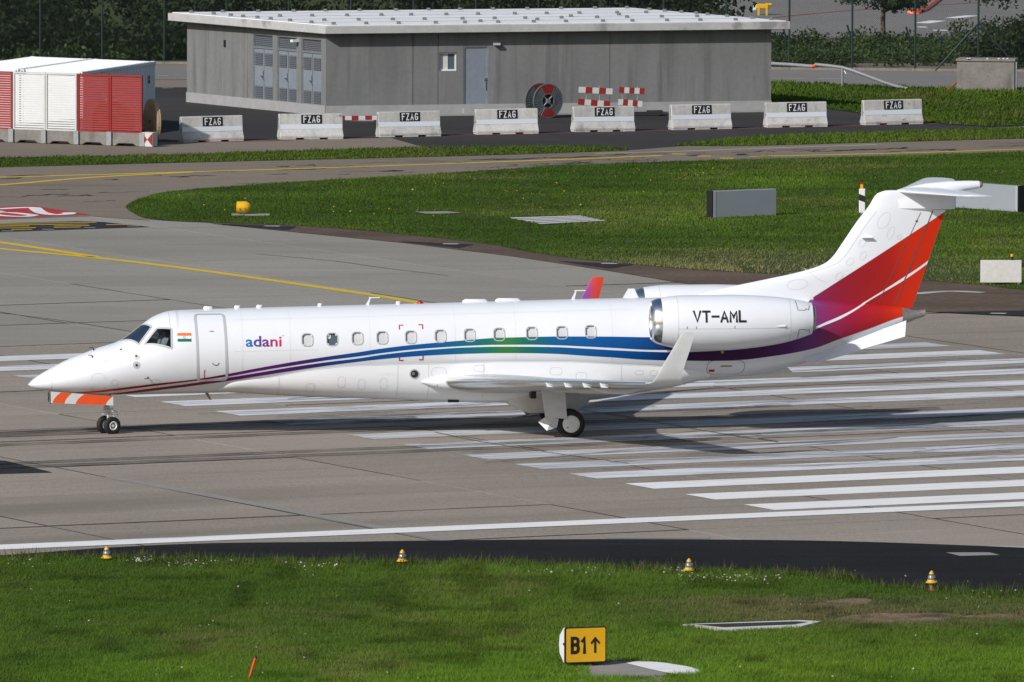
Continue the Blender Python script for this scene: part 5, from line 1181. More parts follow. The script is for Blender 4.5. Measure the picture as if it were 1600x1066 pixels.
# louvred double doors in the left wall
for (a, b) in ((396, 427), (434, 464), (471.5, 502)):
    c = (510 - (a + b) / 2) * kL; W_ = (b - a) * kL; o0 = dL * c
    ld = MB()
    for s in (-1, 1): ld.box(o0 + dL * s * (W_ / 4 - .01) - nL * .09 + Vector((0, 0, 1.44)), (W_ / 2 - .06, .05, 2.06), mtx=mL)
    ld = ld.build('double_door', 'door_metal', BLD)
    fm = MB()
    for s in (-1, 1): fm.box(o0 + dL * s * (W_ / 2 - .025) - nL * .08 + Vector((0, 0, 1.74)), (.045, .12, 2.66), mtx=mL)
    fm.box(o0 - nL * .08 + Vector((0, 0, 2.51)), (W_ - .1, .12, .06), mtx=mL); fm.box(o0 - nL * .08 + Vector((0, 0, 3.05)), (W_ - .1, .12, .05), mtx=mL); fm.build('door_frame', 'galv', ld)
    MB().box(o0 - nL * .16 + Vector((0, 0, 2.78)), (W_ - .1, .03, .5), mtx=mL).build('transom_back', 'black', ld)
    tilt = mL @ Matrix.Rotation(R(38), 4, 'X')
    def louvres(name, xc, zc, wd, n, pitch):
        first = None
        for k in range(n):
            lo_ = MB().box(o0 + dL * xc - nL * (.045 if name != 'transom_slat' else .11) + Vector((0, 0, zc + (k - (n - 1) / 2) * pitch)), (wd, .010, pitch * 1.05), mtx=tilt).build(name, 'louvre_metal', ld)
    louvres('transom_slat', 0, 2.78, W_ - .12, 7, .072)
    for s in (-1, 1):
        for zc in (2.06, .72): louvres('louvre_slat', s * W_ / 4, zc, W_ / 2 - .2, 7, .072)
    hd = MB().box(o0 - nL * .04 + Vector((0, 0, 1.40)), (.05, .05, .34), mtx=mL); hd.box(o0 - nL * .0 + dL * .07 + Vector((0, 0, 1.36)), (.16, .04, .04), mtx=mL); hd.build('door_handle', 'steel', ld)
fm = MB().box(onL(466, 2.93, .15), (.2, .3, .1), mtx=mL); fm.build('wall_lamp', 'white_plastic', BLD)
MB().box(onL(352.5, 2.55, .01), (.13, .06, .28), mtx=mL).build('vent_opening', 'black', BLD)
# roof
rt = [nF * .42 - dF * .22 - dL * .1, toB(FR) + nF * .42 + dF * .62 - dL * .1, toB(BR) + dF * .62 + dL * .5, toB(BL) - dF * .55 + dL * .5]
roof = MB().prism([Vector((p.x, p.y, 0)) for p in rt], (0, 0, HW + .002), (0, 0, 3.64)).build('roof', 'roof_edge', BLD, bevel=.02)
cen = sum(rt, Vector()) / 4
ins = [cen + (p - cen) * .985 for p in rt]
MB().prism([Vector((p.x, p.y, 0)) for p in ins], (0, 0, 3.645), (0, 0, 3.675)).build('roof_covering', 'roof_white', roof)
bil = lambda u, v_: (rt[0] * (1 - u) + rt[1] * u) * (1 - v_) + (rt[3] * (1 - u) + rt[2] * u) * v_
blk = None
spots = [(u, v_) for v_ in (.05, .30, .60, .94) for u in np.linspace(.03, .97, 14)] + [(u, v_) for u in (.03, .97) for v_ in (.16, .42, .52, .70, .8)] + [(.37, .12), (.52, .2), (.66, .4), (.8, .48)]
for u, v_ in spots:
    p = bil(u + random.uniform(-.006, .006), v_)
    if blk is None: o = MB().box((0, 0, .05), (.17, .20, .11)).build('roof_anchor', 'bare_concrete', roof, bevel=.02); blk = o.data
    else: o = bpy.data.objects.new('roof_anchor', blk); COL.objects.link(o); o.parent = roof
    o.location = (p.x, p.y, 3.674)
for v_ in (.2, .42, .64, .84):
    a, b = bil(.01, v_), bil(.99, v_); v, f = ribbon_ground([Vector((a.x, a.y, 0)), Vector((b.x, b.y, 0))], .10, 3.681); from_data('roof_seam', v, f, 'plinth', roof)

# ------------------------------------------------------------------ concrete barriers with lettered plates
def make_barrier():
    L = 2.52; e = empty('concrete_barrier', (0, 0, 0))
    prof = [(-.29, .06), (-.29, .14), (-.16, .38), (-.11, .96), (-.09, .98), (.09, .98), (.11, .96), (.16, .38), (.29, .14), (.29, .06)]
    b = MB().prism([Vector((0, y, z)) for y, z in prof], (-L / 2, 0, 0), (L / 2, 0, 0))
    body = b.build('body', 'barrier_concrete', e, bevel=.012)
    ft = MB()
    for x, w_ in ((-L / 2 + .32, .60), (0, .62), (L / 2 - .32, .60)): ft.box((x, 0, .03), (w_, .56, .061))
    ft.build('foot', 'barrier_concrete', e)
    yb = lambda z: -.16 + .05 * (z - .38) / .58
    v = [Vector((x, yb(z) - .004, z)) for x, z in ((-L / 2 + .02, .40), (L / 2 - .02, .40), (L / 2 - .02, .58), (-L / 2 + .02, .58))]
    from_data('reflective_band', v, [(0, 1, 2, 3)], 'reflective', e)
    pl = from_data('name_plate', [Vector((x, yb(z) - .012, z)) for x, z in ((-.40, .60), (.43, .60), (.43, .95), (-.40, .95))], [(0, 1, 2, 3)], 'black', e)
    tv, tf = stroke_text('FZAG', .66, .275, .035, .46)
    from_data('lettering', [Vector((x + .015, yb(.775 + z) - .018 - .001 * k, .775 + z)) for x, z, k in tv], tf, 'white_plastic', pl)
    for s in (-1, 1): MB().box((s * L / 2, 0, .62), (.03, .05, .5)).box((s * (L / 2 + .0), -.10, .5), (.04, .03, .05)).build('coupling', 'galv', e)
    return e
bar_px = [((281, 223), (378, 221.5)), ((433, 219.5), (536, 217.5)), ((588, 215.5), (688, 213.5)), ((740, 211.5), (841, 209.5)), ((892, 207.5), (992, 205.5)), ((1044, 204), (1144, 202)), ((1193, 200.5), (1293, 198.5)), ((1343, 196.5), (1444, 194.5))]
where = ['first concrete FZAG barrier from the left, beside the wooden cable reel', 'second concrete FZAG barrier from the left, in front of the louvred doors', 'concrete FZAG barrier right of the red and white board on the ground', 'concrete FZAG barrier in front of the blue-grey door', 'concrete FZAG barrier in front of the red and white trestles', 'sixth concrete FZAG barrier from the left, before bare wall', 'seventh concrete FZAG barrier at the right corner of the building', 'rightmost concrete FZAG barrier, stained, standing before the back lawn']
bar = make_barrier(); yaw = math.atan2((at(1395, 195.5) - at(330, 222)).y, (at(1395, 195.5) - at(330, 222)).x)
for i, (a, b) in enumerate(bar_px):
    o = bar if i == 0 else copy_tree(bar)
    p = (at(*a) + at(*b)) / 2; o.location = (p.x, p.y + .25, .016); o.rotation_euler = (0, random.uniform(-.006, .006), yaw - R(6) + random.uniform(-.07, .07))
    tag(o, where[i], 'barrier', 'concrete barriers in front of the building')

# ------------------------------------------------------------------ red and white blast fence, containers, reels on the left
B0, B1 = at(-80, 219.5), at(228, 229.5); dB = (B1 - B0).normalized(); nB = Vector((dB.y, -dB.x, 0)); mB = face_mtx(dB, nB); kB = (B1 - B0).length / 308
BF = empty('blast_fence', B0, 0, 'red and white louvred blast fence on a concrete base at the left edge', 'fence')
onB = lambda px, z, off=0: dB * ((px + 80) * kB) + nB * off + Vector((0, 0, z))
slat_me = None
for (a, b), c in (((-78, -29), 'red_steel'), ((-29, 20.5), 'red_steel'), ((21.5, 72), 'white_steel'), ((72.5, 121), 'white_steel'), ((122, 171.5), 'red_steel'), ((172, 222.5), 'red_steel')):
    W_ = (b - a) * kB; c0 = (a + b) / 2
    fr = MB()
    for s in (-1, 1): fr.box(onB(c0, 1.62) + dB * s * (W_ / 2 - .035), (.065, .09, 2.22), mtx=mB)
    for z in (.54, 2.70): fr.box(onB(c0, z), (W_ - .14, .09, .06), mtx=mB)
    fr = fr.build('panel_frame', c, BF)
    tilt = mB @ Matrix.Rotation(R(28), 4, 'X')
    for k in range(23):
        MB().box(onB(c0, .63 + k * .0905, .0), (W_ - .135, .008, .080 if c == 'red_steel' else .070), mtx=tilt).build('slat', c, fr)
for k in range(6):
    a = -78 + k * 51; b = a + 49
    prof = [(a, .0), (a + 8, 0), (a + 13, .10), (b - 13, .10), (b - 8, 0), (b, 0), (b, .50), (a, .50)]
    MB().prism([onB(x, z, .28) for x, z in prof], (0, 0, 0.016), -nB * .75 + Vector((0, 0, .016))).build('base_block', 'base_concrete', BF, bevel=.02)
    MB().box(onB(a + .2, .29, .33), (.20, .10, .52), mtx=mB).build('post', 'galv', BF)
MB().box(onB(228, .29, .30), (.20, .10, .52), mtx=mB).build('post', 'galv', BF)
me_ = MB().box(onB(236, .30, .12), (.46, .40, .54), mtx=mB).build('end_marker', 'white_steel', BF)
p = lambda u, v_: onB(236, .30 + v_ * .26, .327) + dB * u * .225
from_data('marker_triangle', [p(-1, 1), p(0, 0), p(-1, -1)], [(0, 1, 2)], 'red_steel', me_); from_data('marker_triangle', [p(1, 1), p(0, 0), p(1, -1)], [(0, 2, 1)], 'red_steel', me_)

CF0, CF1, CB = at(33, 108.5, 2.62), at(130, 112.5, 2.62), at(242.5, 96, 2.62)
dC = (CF1 - CF0).normalized(); eC = Vector((-dC.y, dC.x, 0)); side_v = (CB - CF1); LC = side_v.length
eC = side_v.normalized()
def container(org, label):
    e = empty('container', (org.x, org.y, .016), 0, label, 'container', 'white containers behind the blast fence')
    W_, H_, L_ = (CF1 - CF0).length, 2.60, LC; mm = Matrix(((dC.x, eC.x, 0, 0), (dC.y, eC.y, 0, 0), (0, 0, 1, 0), (0, 0, 0, 1)))
    def P(x, y, z): return dC * x + eC * y + Vector((0, 0, z))
    fm = MB()
    for x in (.06, W_ - .06):
        for y in (.06, L_ - .06): fm.box(P(x, y, H_ / 2), (.12, .12, H_), mtx=mm)
        for z in (.08, H_ - .06): fm.box(P(x, L_ / 2, z), (.10, L_ - .24, .12), mtx=mm)
    for y in (.06, L_ - .06):
        for z in (.08, H_ - .07): fm.box(P(W_ / 2, y, z), (W_ - .24, .10, .14), mtx=mm)
    fm = fm.build('frame', 'container_white', e, bevel=.01)
    cc = MB()
    for x in (.09, W_ - .09):
        for y in (.0, L_): cc.box(P(x, y, H_ - .06), (.18, .2, .135), mtx=mm)
    cc.build('corner_casting', 'container_white', e)
    hh = MB()
    for x in (.09, W_ - .09): hh.box(P(x, -.102, H_ - .06), (.06, .01, .05), mtx=mm)
    hh.build('casting_hole', 'black', e)
    for x, s in ((.06, 1), (W_ - .06, -1)):                          # corrugated side walls
        v = []; f = []; n = 22; pts = []
        for k in range(n):
            y0 = .12 + (L_ - .24) * k / n; q = (L_ - .24) / n
            pts += [(y0, 0), (y0 + q * .3, 0), (y0 + q * .5, .045), (y0 + q * .8, .045)]
        pts.append((L_ - .12, 0))
        for y, d_ in pts: v += [P(x + s * (d_ - .03), y, .14), P(x + s * (d_ - .03), y, H_ - .12)]
        for k in range(len(pts) - 1): f.append((2 * k, 2 * k + 2, 2 * k + 3, 2 * k + 1))
        from_data('side_wall', v, f, 'container_white', e)
    MB().box(P(W_ / 2, .05, H_ / 2), (W_ - .24, .04, H_ - .3), mtx=mm).build('end_door', 'container_white', e)
    rf = MB().box(P(W_ / 2, L_ / 2, H_ - .03), (W_ - .22, L_ - .22, .05), mtx=mm).build('roof', 'container_white', e)
    for k in range(26): MB().box(P(W_ / 2, .3 + k * (L_ - .6) / 25, H_ - .0), (W_ - .3, .10, .03), mtx=mm).build('roof_rib', 'container_white', rf)
    if label.startswith('right'):
        MB().box(P(W_ + .012, L_ - .7, 2.0), (.01, .18, .14), mtx=mm).build('sticker', 'red_mark', e); MB().box(P(W_ + .012, L_ - .7, 1.84), (.01, .18, .14), mtx=mm).build('sticker', 'fence_green', e)
container(CF0, 'right-hand white shipping container with its corrugated grey side showing')
container(CF0 - dC * ((CF1 - CF0).length + .1), 'left-hand white shipping container cut by the photo edge')

def cable_reel(name, label, c, axis, Rr, width, wood, group=None):
    ax = Vector(axis).normalized(); up = Vector((0, 0, 1)); sd = up.cross(ax).normalized()
    e = empty(name, (c.x, c.y, .016), 0, label, 'reel')
    def P(r, a, t): return ax * t + Vector((0, 0, Rr)) + (sd * math.cos(a) + up * math.sin(a)) * r
    def ring(nm, r0, r1, t0, t1, m, a0=0, a1=2 * math.pi, n=40, parent=e):
        v = []; f = []; full = abs(a1 - a0 - 2 * math.pi) < 1e-6
        for k in range(n + 1):
            a = a0 + (a1 - a0) * k / n; v += [P(r0, a, t0), P(r1, a, t0), P(r1, a, t1), P(r0, a, t1)]
            if k: b = 4 * (k - 1); f += [(b + j, b + (j + 1) % 4, b + 4 + (j + 1) % 4, b + 4 + j) for j in range(4)]
        if not full: f += [(0, 1, 2, 3), (4 * n + 3, 4 * n + 2, 4 * n + 1, 4 * n)]
        return from_data(nm, v, f, m, parent, fix=True)
    for t in (0, -width):
        if wood:
            fl = ring('flange', .05, Rr, t - .03, t + .03, 'wood')
            for k in range(8):                                         # planks of the flange
                x0 = -Rr + 2 * Rr * k / 8 + .008; x1 = x0 + 2 * Rr / 8 - .016
                h0 = math.sqrt(max(0, Rr ** 2 - max(abs(x0), abs(x1)) ** 2)) * .995; xm = (x0 + x1) / 2
                q = [ax * (t + .031) + Vector((0, 0, Rr)) + sd * x + up * z for x, z in ((x0, -math.sqrt(max(0, Rr * Rr - x0 * x0)) * .985), (x1, -math.sqrt(max(0, Rr * Rr - x1 * x1)) * .985), (x1, math.sqrt(max(0, Rr * Rr - x1 * x1)) * .985), (x0, math.sqrt(max(0, Rr * Rr - x0 * x0)) * .985))]
                MB().prism(q, (0, 0, 0), ax * .012).build('plank', 'wood_end', fl)
        else:
            fl = ring('flange', .30, Rr - .03, t - .012, t + .012, 'reel_steel'); ring('rim', Rr - .035, Rr, t - .03, t + .03, 'reel_steel', parent=fl); ring('inner_rim', .27, .31, t - .03, t + .03, 'reel_steel', parent=fl)
            for s in (0, 1):
                a0 = math.pi / 2 - .52 + s * math.pi; ring('red_sector', .33, Rr - .04, t + .014, t + .022, 'red_steel', a0, a0 + 1.04, 12, fl)
            for k in range(36):
                a = 2 * math.pi * k / 36; red = abs(math.sin(a)) > math.cos(.5)
                MB().tube([P(.31, a, t + .022), P(Rr - .035, a, t + .022)], .013, 5).build('rib', 'red_steel' if red else 'reel_steel', fl)
            for k in range(4):
                a = math.pi / 4 + k * math.pi / 2; MB().tube([P(0, a, t), P(.28, a, t)], .028, 6).build('spoke', 'galv', fl)
    ring('drum', .1, Rr * (.5 if wood else .42), -width + .03, -.03, 'wood' if wood else 'black')
    if wood: ring('hub_hole', .0, .06, .02, .05, 'black')
    else: ring('hub', .0, .09, -.02, .06, 'galv')
    return e
cable_reel('cable_reel', 'steel cable drum with red sectors leaning by the building wall', at(856, 185.5), (.52, -.85, 0), .69, .62, False)
cable_reel('wooden_reel', 'plain wooden cable reel at the right end of the blast fence', at(236, 226.0), (-.93, -.36, 0), .87, .075, True)
cable_reel('wooden_reel', 'wooden cable reel half hidden behind the red fence panels', at(183, 223.0), (.55, -.80, 0), .82, .55, True)

# red and white trestles, loose board, metal ramp
def plank(c, d, L, h_, tilt, parent, n=5, start=0):
    d = Vector((d.x, d.y, 0)).normalized(); nn = Vector((d.y, -d.x, 0)); mm = face_mtx(d, nn) @ Matrix.Rotation(tilt, 4, 'Y')
    b = MB().box(c, (L, .03, h_), mtx=mm).build('board', 'white_steel', parent)
    for k in range(n):
        if (k + start) % 2: MB().box(c + (mm @ Vector(((k + .5) / n * L - L / 2, 0, 0))), (L / n, .04, h_ + .008), mtx=mm).build('red_band', 'red_steel', b)
    return b
def trestle(label, xs_, yb, xa, xb, z_hi, z_lo, st, tl):
    c = at((xa + xb) / 2, yb); e = empty('trestle_barrier', c, 0, label, 'trestle', 'red and white trestles by the wall'); k = c.y / 18000
    d = Vector((math.cos(.2), math.sin(.2), 0)); W_ = (xb - xa) * k / math.cos(.2)
    plank(Vector((0, 0, z_hi)), d, W_, .235, tl, e, 5, st); plank(Vector((-.06, 0, z_lo)), d, W_ * .95, .235, tl * 1.4, e, 5, 1 - st)
    for x in xs_: MB().tube([d * ((x - (xa + xb) / 2) * k) + Vector((0, .05, .05)), d * ((x - (xa + xb) / 2) * k) + Vector((0, .05, z_hi + .18))], .022, 8).build('post', 'galv', e)
    for x in xs_: MB().box(d * ((x - (xa + xb) / 2) * k) + Vector((0, .05, .045)), (.30, .6, .06)).build('foot', 'black', e)
trestle('left red and white trestle with tilted boards behind the barriers', (916, 937), 180.5, 904, 957, 1.00, .50, 0, .06)
trestle('right red and white trestle standing on the black metal base', (972, 996), 180.5, 967, 1007, 1.0, .50, 1, .07)
c = at(1012, 181); rp2 = empty('metal_ramp', c, 0, 'flat black metal plate at the foot of the right trestle', 'plate')
MB().prism([Vector((-.6, 0, .02)), Vector((.45, 0, .02)), Vector((.62, 0, .16)), Vector((.58, 0, .19)), Vector((-.62, 0, .17))], (0, -.5, .016), (0, .5, .016)).build('plate', 'black', rp2); MB().box((-.3, -.2, .21), (.5, .6, .06)).build('rail', 'galv', rp2)
c = at(560, 190); lb = empty('striped_board', c, 0, 'red and white striped board lying on the ground between two barriers', 'board')
plank(Vector((0, 0, .14)), Vector((math.cos(.1), math.sin(.1), 0)), 1.62, .17, .0, lb, 6, 1); MB().box((0, .04, .04), (1.2, .1, .05)).build('runner', 'galv', lb)

# ------------------------------------------------------------------ perimeter fence and what lies behind
F0, F1 = at(-130, 96.5), at(1740, 114); dN = (F1 - F0).normalized(); kN = (F1 - F0).length / 1870
PF = empty('perimeter_fence', F0, math.atan2(dN.y, dN.x), 'tall dark green chain-link fence behind the building', 'fence')
for k in range(-1, 18):
    x = 65 + 97.7 * k; L_ = (x + 130) * kN
    MB().tube([(L_, 0, 0), (L_, 0, 3.3)], .045, 8).build('post', 'fence_green', PF)
    MB().tube([(L_, 0, 3.3), (L_ - .02, -.30, 3.65)], .03, 8).build('post_arm', 'fence_green', PF)
x0 = (1530.5 + 130) * kN
MB().tube([(x0, -.02, 2.1), (x0 - 1.85, -.02, .02)], .04, 8).build('brace', 'fence_green', PF); MB().tube([(x0, .02, 2.1), (x0 + 1.85, .02, .02)], .04, 8).build('brace', 'fence_green', PF)
Lt = 1870 * kN
from_data('wire_mesh', [Vector((0, -.03, .03)), Vector((Lt, -.03, .03)), Vector((Lt, -.03, 3.3)), Vector((0, -.03, 3.3))], [(0, 1, 2, 3)], 'chain_link', PF)
MB().tube([(0, -.02, 3.25), (Lt, -.02, 3.25)], .02, 6).build('top_rail', 'fence_green', PF); MB().box((Lt / 2, 0, .06), (Lt, .08, .10)).build('base_kerb', 'base_concrete', PF)
# short inner posts of an older fence
OF = empty('old_fence', at(1329, 92), 0, 'row of short dark stakes in the shrubs behind the fence', 'fence')
for x, y in ((1227, 87), (1328, 85), (1420, 88)):
    p = at(x + 1, y) - at(1329, 92); MB().tube([p + Vector((0, 0, 0)), p + Vector((-.02, 0, .85)), p + Vector((-.16, 0, 1.3))], .045, 7).build('stake', 'fence_green', OF)

def leaf_cloud(name, blobs, size, cols, seed, flat=.6):
    """blobs: (centre, (rx,ry,rz), count)"""
    rng = np.random.default_rng(seed); V = []; C = []
    cols = np.array(cols)
    for c, r, n in blobs:
        u = rng.normal(size=(n, 3)); u /= np.linalg.norm(u, axis=1)[:, None]; rad = rng.random(n) ** .45
        rad *= .75 + .5 * vnoise(u[:, 0] * 3 + c[0], u[:, 2] * 3 + c[1] + u[:, 1] * 2, .7, seed)
        P = np.array(c) + u * np.array(r) * rad[:, None]
        s = size * rng.uniform(.6, 1.4, n)[:, None]
        a = rng.normal(size=(n, 3)); a /= np.linalg.norm(a, axis=1)[:, None]; b = np.cross(a, rng.normal(size=(n, 3))); b /= np.linalg.norm(b, axis=1)[:, None]
        V.append(np.stack([P - a * s, P - b * s * flat, P + a * s, P + b * s * flat], 1))
        t = np.clip(rng.random() * .5 + rng.random(n) * .5, 0, 1)[:, None]; C.append((cols[0] * (1 - t) + cols[1] * t) * rng.uniform(.7, 1.3, n)[:, None])
    V = np.concatenate(V); C = np.concatenate(C); V[:, :, 2] = np.maximum(V[:, :, 2], .03)
    return tri_mesh(name, V, C, 'leaf', 4)
rng = np.random.default_rng(40); bl_ = []; herb = []
for k in range(420):
    x = rng.uniform(-170, 1145); y = rng.uniform(70, 92) if k % 3 else rng.uniform(88, 94); p = at(x, y)
    r_ = rng.uniform(.8, 1.7); z = rng.uniform(.2, 5.2) if k % 3 else rng.uniform(.2, .9); bl_.append(((p.x, p.y, z), (r_, r_ * .8, r_ * .75), 230))
for k in range(110):                                             # rough herbs at the foot
    p = at(rng.uniform(-170, 1150), rng.uniform(86, 96)); herb.append(((p.x, p.y, .2), (.9, .4, .5), 150))
o = leaf_cloud('woodland_edge', bl_, .115, [(.006, .014, .003), (.024, .042, .008)], 41); hb = leaf_cloud('undergrowth', herb, .10, [(.022, .042, .008), (.075, .10, .022)], 42); tag(hb, 'brambles and weeds painted in lighter sunlit greens along the foot of the left-hand fence', 'undergrowth', kind='stuff'); tag(o, 'dense dark green trees and undergrowth behind the fence on the left', 'trees', kind='stuff')  # sunlit foot and darker upper part of the wood put into the leaf colours
bl_ = []
for k in range(150):
    p = at(rng.uniform(1190, 1640), rng.uniform(68, 106)); h_ = rng.uniform(.22, .62); bl_.append(((p.x, p.y, h_ * .45), (rng.uniform(.6, 1.3), .7, h_), 150))
o = leaf_cloud('shrub_bank', bl_, .085, [(.022, .042, .010), (.07, .10, .024)], 43); tag(o, 'low green shrubs and weeds behind the fence on the right', 'shrubs', kind='stuff')
def tree(name, label, base, h0, blobs, trunk, cols, seed, size):
    e = empty(name, base, 0, label, 'tree')
    t = MB()
    for pts, r_ in trunk: t.tube(pts, r_, 9)
    t.build('trunk', 'bark', e, smooth=60)
    c = leaf_cloud('crown', blobs, size, cols, seed); c.parent = e; return e
rng = np.random.default_rng(50); tb_ = at(1380, 66)
limbs = [([(0, 0, 0), (-.02, 0, .9), (0, 0, 1.7), (-.05, 0, 3.2)], [.13, .11, .10, .06])]; bl_ = []
for k in range(16):
    a = rng.uniform(0, 6.28); z0 = rng.uniform(1.5, 2.9); L_ = rng.uniform(1.0, 2.4); q = Vector((math.cos(a) * L_, math.sin(a) * L_ * .8, z0 + rng.uniform(.0, .5)))
    limbs.append(([(0, 0, z0 - .2), tuple(q * .5 + Vector((0, 0, z0 * .5 - .02))), tuple(q)], [.05, .035, .012]))
    for j in range(3): w_ = .45 + .3 * j; bl_.append(((q.x * w_ + rng.normal(0, .15), q.y * w_, (z0 - .2) * (1 - w_) + q.z * w_ + rng.normal(0, .12)), (.48, .48, .26), 75))
for k in range(22): bl_.append(((rng.normal(0, 1.0), rng.normal(0, 1.0), rng.uniform(2.6, 4.6)), (.6, .6, .4), 90))
tree('young_tree', 'young leafy tree behind the fence, trunk showing, at the top right', tb_, 0, bl_, limbs, [(.016, .032, .010), (.05, .075, .022)], 51, .075)
p = at(1560, 104); bl_ = [((rng.normal(0, 1.0), rng.normal(0, .6), abs(rng.normal(.9, 1.1))), (.7, .6, .55), 170) for _ in range(46)]
tree('bush', 'large dark bush at the right edge behind the concrete box', p, 0, bl_, [([(0, 0, 0), (.1, 0, 1.0), (.2, 0, 2.2)], [.09, .07, .03]), ([(0, 0, .2), (-.6, 0, 1.4)], [.06, .02])], [(.014, .026, .010), (.045, .07, .02)], 53, .085)
# distant things on the far apron
g = empty('towing_dolly', at(1191, 24), 0, 'small yellow ground-support dolly on the far apron beyond the roof', 'dolly')
MB().box((0, 0, .42), (.62, .5, .24)).box((.30, 0, .50), (.36, .3, .14)).build('body', 'yellow_paint', g, bevel=.05); MB().box((-.18, -.2, .18), (.09, .09, .4)).box((.2, -.2, .18), (.09, .09, .4)).build('leg', 'yellow_paint', g); MB().box((-.36, -.1, .34), (.16, .2, .22)).build('counterweight', 'white_plastic', g, bevel=.03)
pts = [at(1420, 20, .05), at(1432, 20.5, .05), at(1445, 16, .05), at(1456, 8, .05), at(1466, 0, .05), at(1476, -10, .05)]
h = MB().tube([q - pts[0] for q in pts], .13, 8).build('red_hose', 'orange', None, smooth=60); h.location = pts[0]; tag(h, 'red-orange hose curving over the far apron behind the young tree', 'hose')

# ------------------------------------------------------------------ right background
pp = [(1190, 132, .90), (1235, 134.5, .90), (1271, 136.3, .87)]
PR = empty('fallen_pipe', at(1316, 138.6), 0, 'grey pipe sagging from a post down to the lawn', 'pipe'); o0 = at(1316, 138.6)
Q = lambda x, y, z: Vector((*at(x, y)[:2], z)) - o0
MB().tube([Q(*q) for q in pp], .075, 10).build('pipe', 'pipe_grey', PR, smooth=60)
MB().tube([Q(1270, 136.4, .88), Q(1275, 136.6, .92)], .085, 10).build('joint', 'orange', PR, smooth=60)
MB().tube([Q(*q) for q in [(1274, 136.6, .96), (1295, 137.6, .93), (1316, 138.4, .88), (1333, 139, .76), (1352, 139.5, .58), (1378, 140, .33), (1398, 140.3, .16), (1418, 140.6, .05)]], .07, 10).build('pipe', 'pipe_grey', PR, smooth=60)
MB().tube([Q(1316, 138.6, 0), Q(1316, 138.6, .86)], .05, 8).build('post', 'galv', PR)
MB().tube([Q(1319, 138.6, .75), Q(1322, 138.8, .62)], .02, 6).build('strap', 'galv', PR)
cb0, cb1 = at(1498, 142.5), at(1588, 143.5); cdv = (cb1 - cb0).normalized(); mm = face_mtx(cdv, Vector((cdv.y, -cdv.x, 0)))
CBX = empty('concrete_box', (cb0 + cb1) / 2, 0, 'weathered square concrete box with mossy lid at the right edge', 'box')
wd_ = (cb1 - cb0).length
MB().box((0, .6, .62), (wd_, 1.2, 1.24), mtx=mm).build('body', 'base_concrete', CBX, bevel=.015); lid = MB().box((0, .6, 1.30), (wd_ + .08, 1.3, .11), mtx=mm).build('lid', 'base_concrete', CBX, bevel=.02)
MB().box(cdv * (wd_ / 2 - .01) + Vector((0, -.015, .62)), (.05, .05, 1.24), mtx=mm).build('edge_strip', 'pipe_grey', CBX)
for z in (1.1, .62, .12): MB().tube([Vector((0, -.01, z)), Vector((0, .03, z))], .022, 8).build('tie_hole', 'black', CBX)
for k in range(9): MB().lathe([(.05, 0), (.045, .03), (.001, .045)], (random.uniform(-1.1, 1.1), .02 + random.random() * .1, 1.355), 'Z', 8).build('moss_tuft', 'mottled_white', lid)
h = MB().tube([Vector((0, 0, .03)), at(1490, 138) - at(1482, 141) + Vector((0, 0, .12)), at(1497, 136) - at(1482, 141) + Vector((0, 0, .25))], .045, 7).build('orange_cable', 'orange', None, smooth=60); h.location = at(1482, 141); tag(h, 'short orange cable running from the lawn to the concrete box', 'cable')

def sign_back(label, a, b, h_, z0, end_left):
    A, B_ = at(*a), at(*b); d = (B_ - A).normalized(); n = Vector((d.y, -d.x, 0)); mm = face_mtx(d, n); W_ = (B_ - A).length
    e = empty('taxiway_sign', (A + B_) / 2, 0, label, 'sign', 'grey backs of taxiway signs')
    MB().box(Vector((0, 0, z0 + h_ / 2)) - n * .14, (W_, .28, h_), mtx=mm).build('housing', 'sign_grey', e, bevel=.012)
    s = -1 if end_left else 1
    MB().box(d * s * (W_ / 2 - .055) + n * .004 + Vector((0, 0, z0 + h_ / 2)), (.11, .012, h_ - .02), mtx=mm).build('edge_profile', 'sign_grey_edge', e)
    MB().box(d * s * (W_ / 2 + .025) - n * .16 + Vector((0, 0, z0 + h_ / 2)), (.05, .34, h_ + .02), mtx=mm).build('black_face', 'black', e)
    for u in (-.3, .3): MB().box(d * u * W_ - n * .14 + Vector((0, 0, z0 / 2)), (.08, .08, z0 + .02), mtx=mm).build('leg', 'black', e)
sign_back('blank grey back of a taxiway sign standing alone on the grass island', (1114, 343), (1213, 339), .93, .05, True)
sign_back('blank grey back of a taxiway sign partly behind the tailplane', (1493, 327), (1590, 334), .92, .05, False)
p = at(1347, 336); mp_ = empty('marker_post', p, 0, 'white marker post with black band and red-yellow cap left of the tail', 'post')
MB().prism([Vector((-.11, -.05, 0)), Vector((.11, -.05, 0)), Vector((.11, .05, 0)), Vector((-.11, .05, 0))], (0, 0, .04), (0, 0, .92)).build('body', 'white_plastic', mp_, bevel=.02)
MB().prism([Vector((-.113, -.053, .52)), Vector((.113, -.053, .44)), Vector((.113, -.053, .66)), Vector((-.113, -.053, .74))], (0, 0, 0), (0, .106, 0)).build('black_band', 'black', mp_)
MB().box((-.02, 0, 1.0), (.10, .07, .16)).build('yellow_cap', 'yellow_paint', mp_); MB().box((-.02, 0, 1.12), (.10, .072, .09)).build('red_cap', 'red_steel', mp_); MB().box((-.02, 0, 1.18), (.11, .08, .04)).build('top_cap', 'black', mp_)
p = at(1564, 447); pb = empty('panel_board', p, 0, 'pale mottled board on short legs at the right edge below the tail', 'board'); mm = Matrix.Rotation(.05, 4, 'Z')
MB().box((0, 0, .47), (1.32, .16, .72), mtx=mm).build('panel', 'mottled_white', pb, bevel=.012)
for x in (-.56, .56): MB().box((x, 0, .06), (.06, .08, .14)).build('leg', 'galv', pb)
